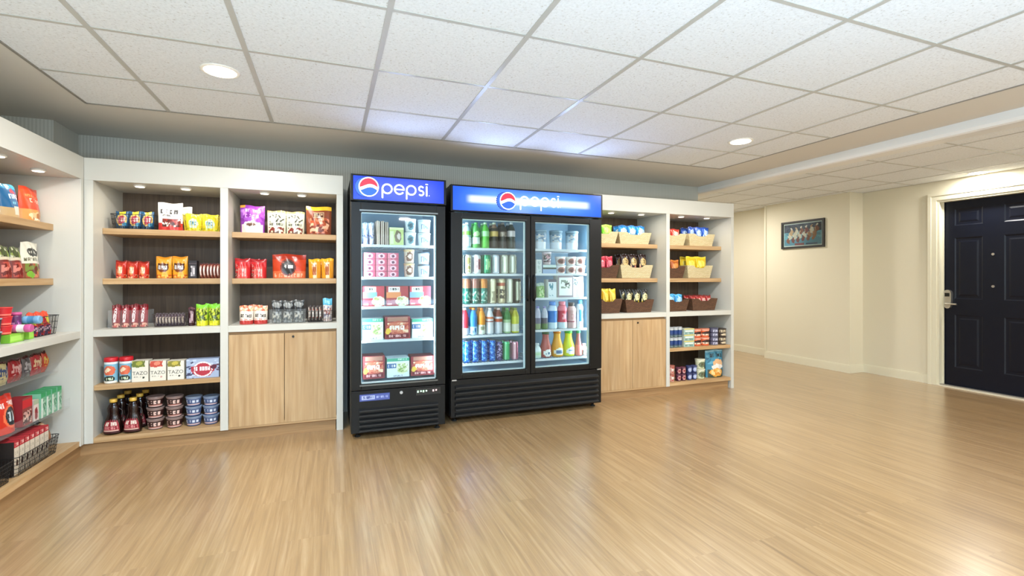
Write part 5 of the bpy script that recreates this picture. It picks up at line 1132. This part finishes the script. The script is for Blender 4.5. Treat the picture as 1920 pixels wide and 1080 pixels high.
for i, (u0, u1) in enumerate(((79, 88), (89, 98), (99, 108), (109, 118))):
    ym, w, h = spanL(u0, u1, 728, z, X); h = .15; put('greenct', lambda: carton(w*.94, h, .09, A, '#7ab894', 'gum_carton', 10, 14, top='#2f9a5c'), X-.05, ym, z+EPS, ordn(i, 4)+'green and white carton on the lower clear shelf', 'carton', 'green and white cartons', rz=pi/2)
# wire baskets on the left bottom board
z = BB[1]; X = -1.60
ya, yb = YU(33, X), YU(113, X); L_ = yb-ya
put('wbBig', lambda: wirebasket(L_, .19, .11, nh=5, step=.018, r=.0016), X-.095, (ya+yb)/2, z+EPS, 'long black wire basket of white cartons on the left bottom board', 'basket', rz=pi/2)
A = art(('bg', '#d8ccb8'), ('r', 0, .82, 1, 1, '#b83038'), ('t', .15, .86, .85, .95, '#f0c8c0', 4), ('t', .2, .62, .8, .7, '#a89c88', 4), ('e', .6, .35, .2, .1, '#3c241c'))
n = 7; pit = (L_-.045)/8
for i in range(n):
    put('mixcarton', lambda: carton(pit*.92, .185, .14, A, '#2c2420', 'drink_mix_carton', 10, 26, top='#b83038'), X-.096, ya+.022+pit*(i+.5), z+.006, ('nearest', 'second', 'third', 'fourth', 'fifth', 'sixth', 'farthest')[i]+' white carton with red top in the long wire basket', 'carton', 'white cartons with red tops', rz=pi/2)
A = art(('bg', '#2c2220'), ('r', 0, .7, 1, .9, '#b88a60'), ('e', .5, .5, .3, .16, '#8a5c40'))
put('brownbagL', lambda: pouch(.046, .21, .13, A, 'coffee_pouch', stand=False), X-.096, yb-.048, z+.006, 'brown coffee pouch at the corner end of the long wire basket', 'coffee pouch', None, rz=pi/2)
yc0, yc1 = YU(-28, X), YU(27, X)
put('wbBig2', lambda: wirebasket(yc1-yc0, .19, .11, nh=5, step=.018, r=.0016), X-.095, (yc0+yc1)/2, z+EPS, 'black wire basket cut by the lower left photo edge', 'basket', rz=pi/2)
A = art(('bg', '#d8d4c8'), ('n', .1, .1, .9, .8, ['#d8d4c8', '#a8a498', '#6a645c', '#d8d4c8'], 7))
for i in range(4):
    put('paperbag', lambda: pouch(.038, .15, .07, A, 'snack_bag', 'paper'), X-.09, yc0+.06+(yc1-yc0-.12)*(i+.5)/4, z+.006, ('nearest', 'second', 'third', 'farthest')[i]+' pale bag in the wire basket at the left edge', 'snack bag', 'pale bags at the left edge', rz=pi/2)

# ================================================================== LIGHT AND CAMERA
def area(loc, rot, sx_, sy_, e, col, name='added_rear_fill'):
    L = bpy.data.lights.new(name, 'AREA'); L.shape = 'RECTANGLE'; L.size = sx_; L.size_y = sy_; L.energy = e; L.color = col
    o = bpy.data.objects.new(name, L); COL.objects.link(o); o.location = loc; o.rotation_euler = rot; return o
area((.4, YR+.05, 1.25), (radians(90), 0, 0), 4.4, 1.8, 38, (.74, .85, 1))  # unseen cool fill added behind the camera, no window built
area((4.6, YR+.05, 1.25), (radians(90), 0, 0), 3.0, 1.7, 22, (1, .95, .88))  # second added fill at the rear wall, warmer
area((.4, -.9, .8), (radians(180), 0, 0), 3.6, 1.6, 225, (.47, .73, 1), 'added_uplight')  # upward lamp added behind the camera to brighten the ceiling
area((-.4, .1, ZC-.012), (0, 0, 0), 1.3, .7, 100, (.40, .68, 1), 'added_cool_fill')  # unseen cool lamp added to whiten the foreground floor
for (x, y, e) in ((-.54, .1, 40), (3.09, .1, 42), (1.3, -1.4, 40), (5.6, .2, 35), (5.3, 5.6, 28), (5.3, 7.2, 15)):
    downlight(x, y, 'recessed ceiling light further back in the room', e) if False else None
    L = bpy.data.lights.new('downlight', 'AREA'); L.shape = 'DISK'; L.size = .2; L.energy = e; L.color = (1, .97, .93)
    o = bpy.data.objects.new('downlight_bulb', L); COL.objects.link(o); o.location = (x, y, ZC-.012)
for (x, y, e) in ((1.25, 3.86, 12), (2.05, 3.86, 12), (.5, 3.73, 7)):  # spot lamps added before the signs to spread their blue glow
    L = bpy.data.lights.new('sign_glow', 'SPOT'); L.energy = e; L.color = (.42, .58, 1); L.spot_size = radians(140); L.spot_blend = 1; L.shadow_soft_size = .05
    o = bpy.data.objects.new('sign_glow', L); COL.objects.link(o); o.location = (x, y, 1.92); o.rotation_euler = (radians(-122), 0, 0)
wd = bpy.data.worlds.new('world'); SC.world = wd; wd.use_nodes = True; wd.node_tree.nodes['Background'].inputs[0].default_value = (.9, .92, 1, 1); wd.node_tree.nodes['Background'].inputs[1].default_value = .2
cam = bpy.data.cameras.new('camera'); co = bpy.data.objects.new('camera', cam); COL.objects.link(co)
co.location = (0, 0, HH); co.rotation_euler = (radians(90), 0, -TH); cam.sensor_width = 36; cam.lens = F/1920*36; cam.shift_y = -19/1920; cam.clip_start = .05
SC.camera = co
SC.view_settings.view_transform = 'Standard'; SC.view_settings.look = 'None'; SC.view_settings.gamma = 1; SC.view_settings.use_curve_mapping = False
SC.view_settings.exposure = 0.1
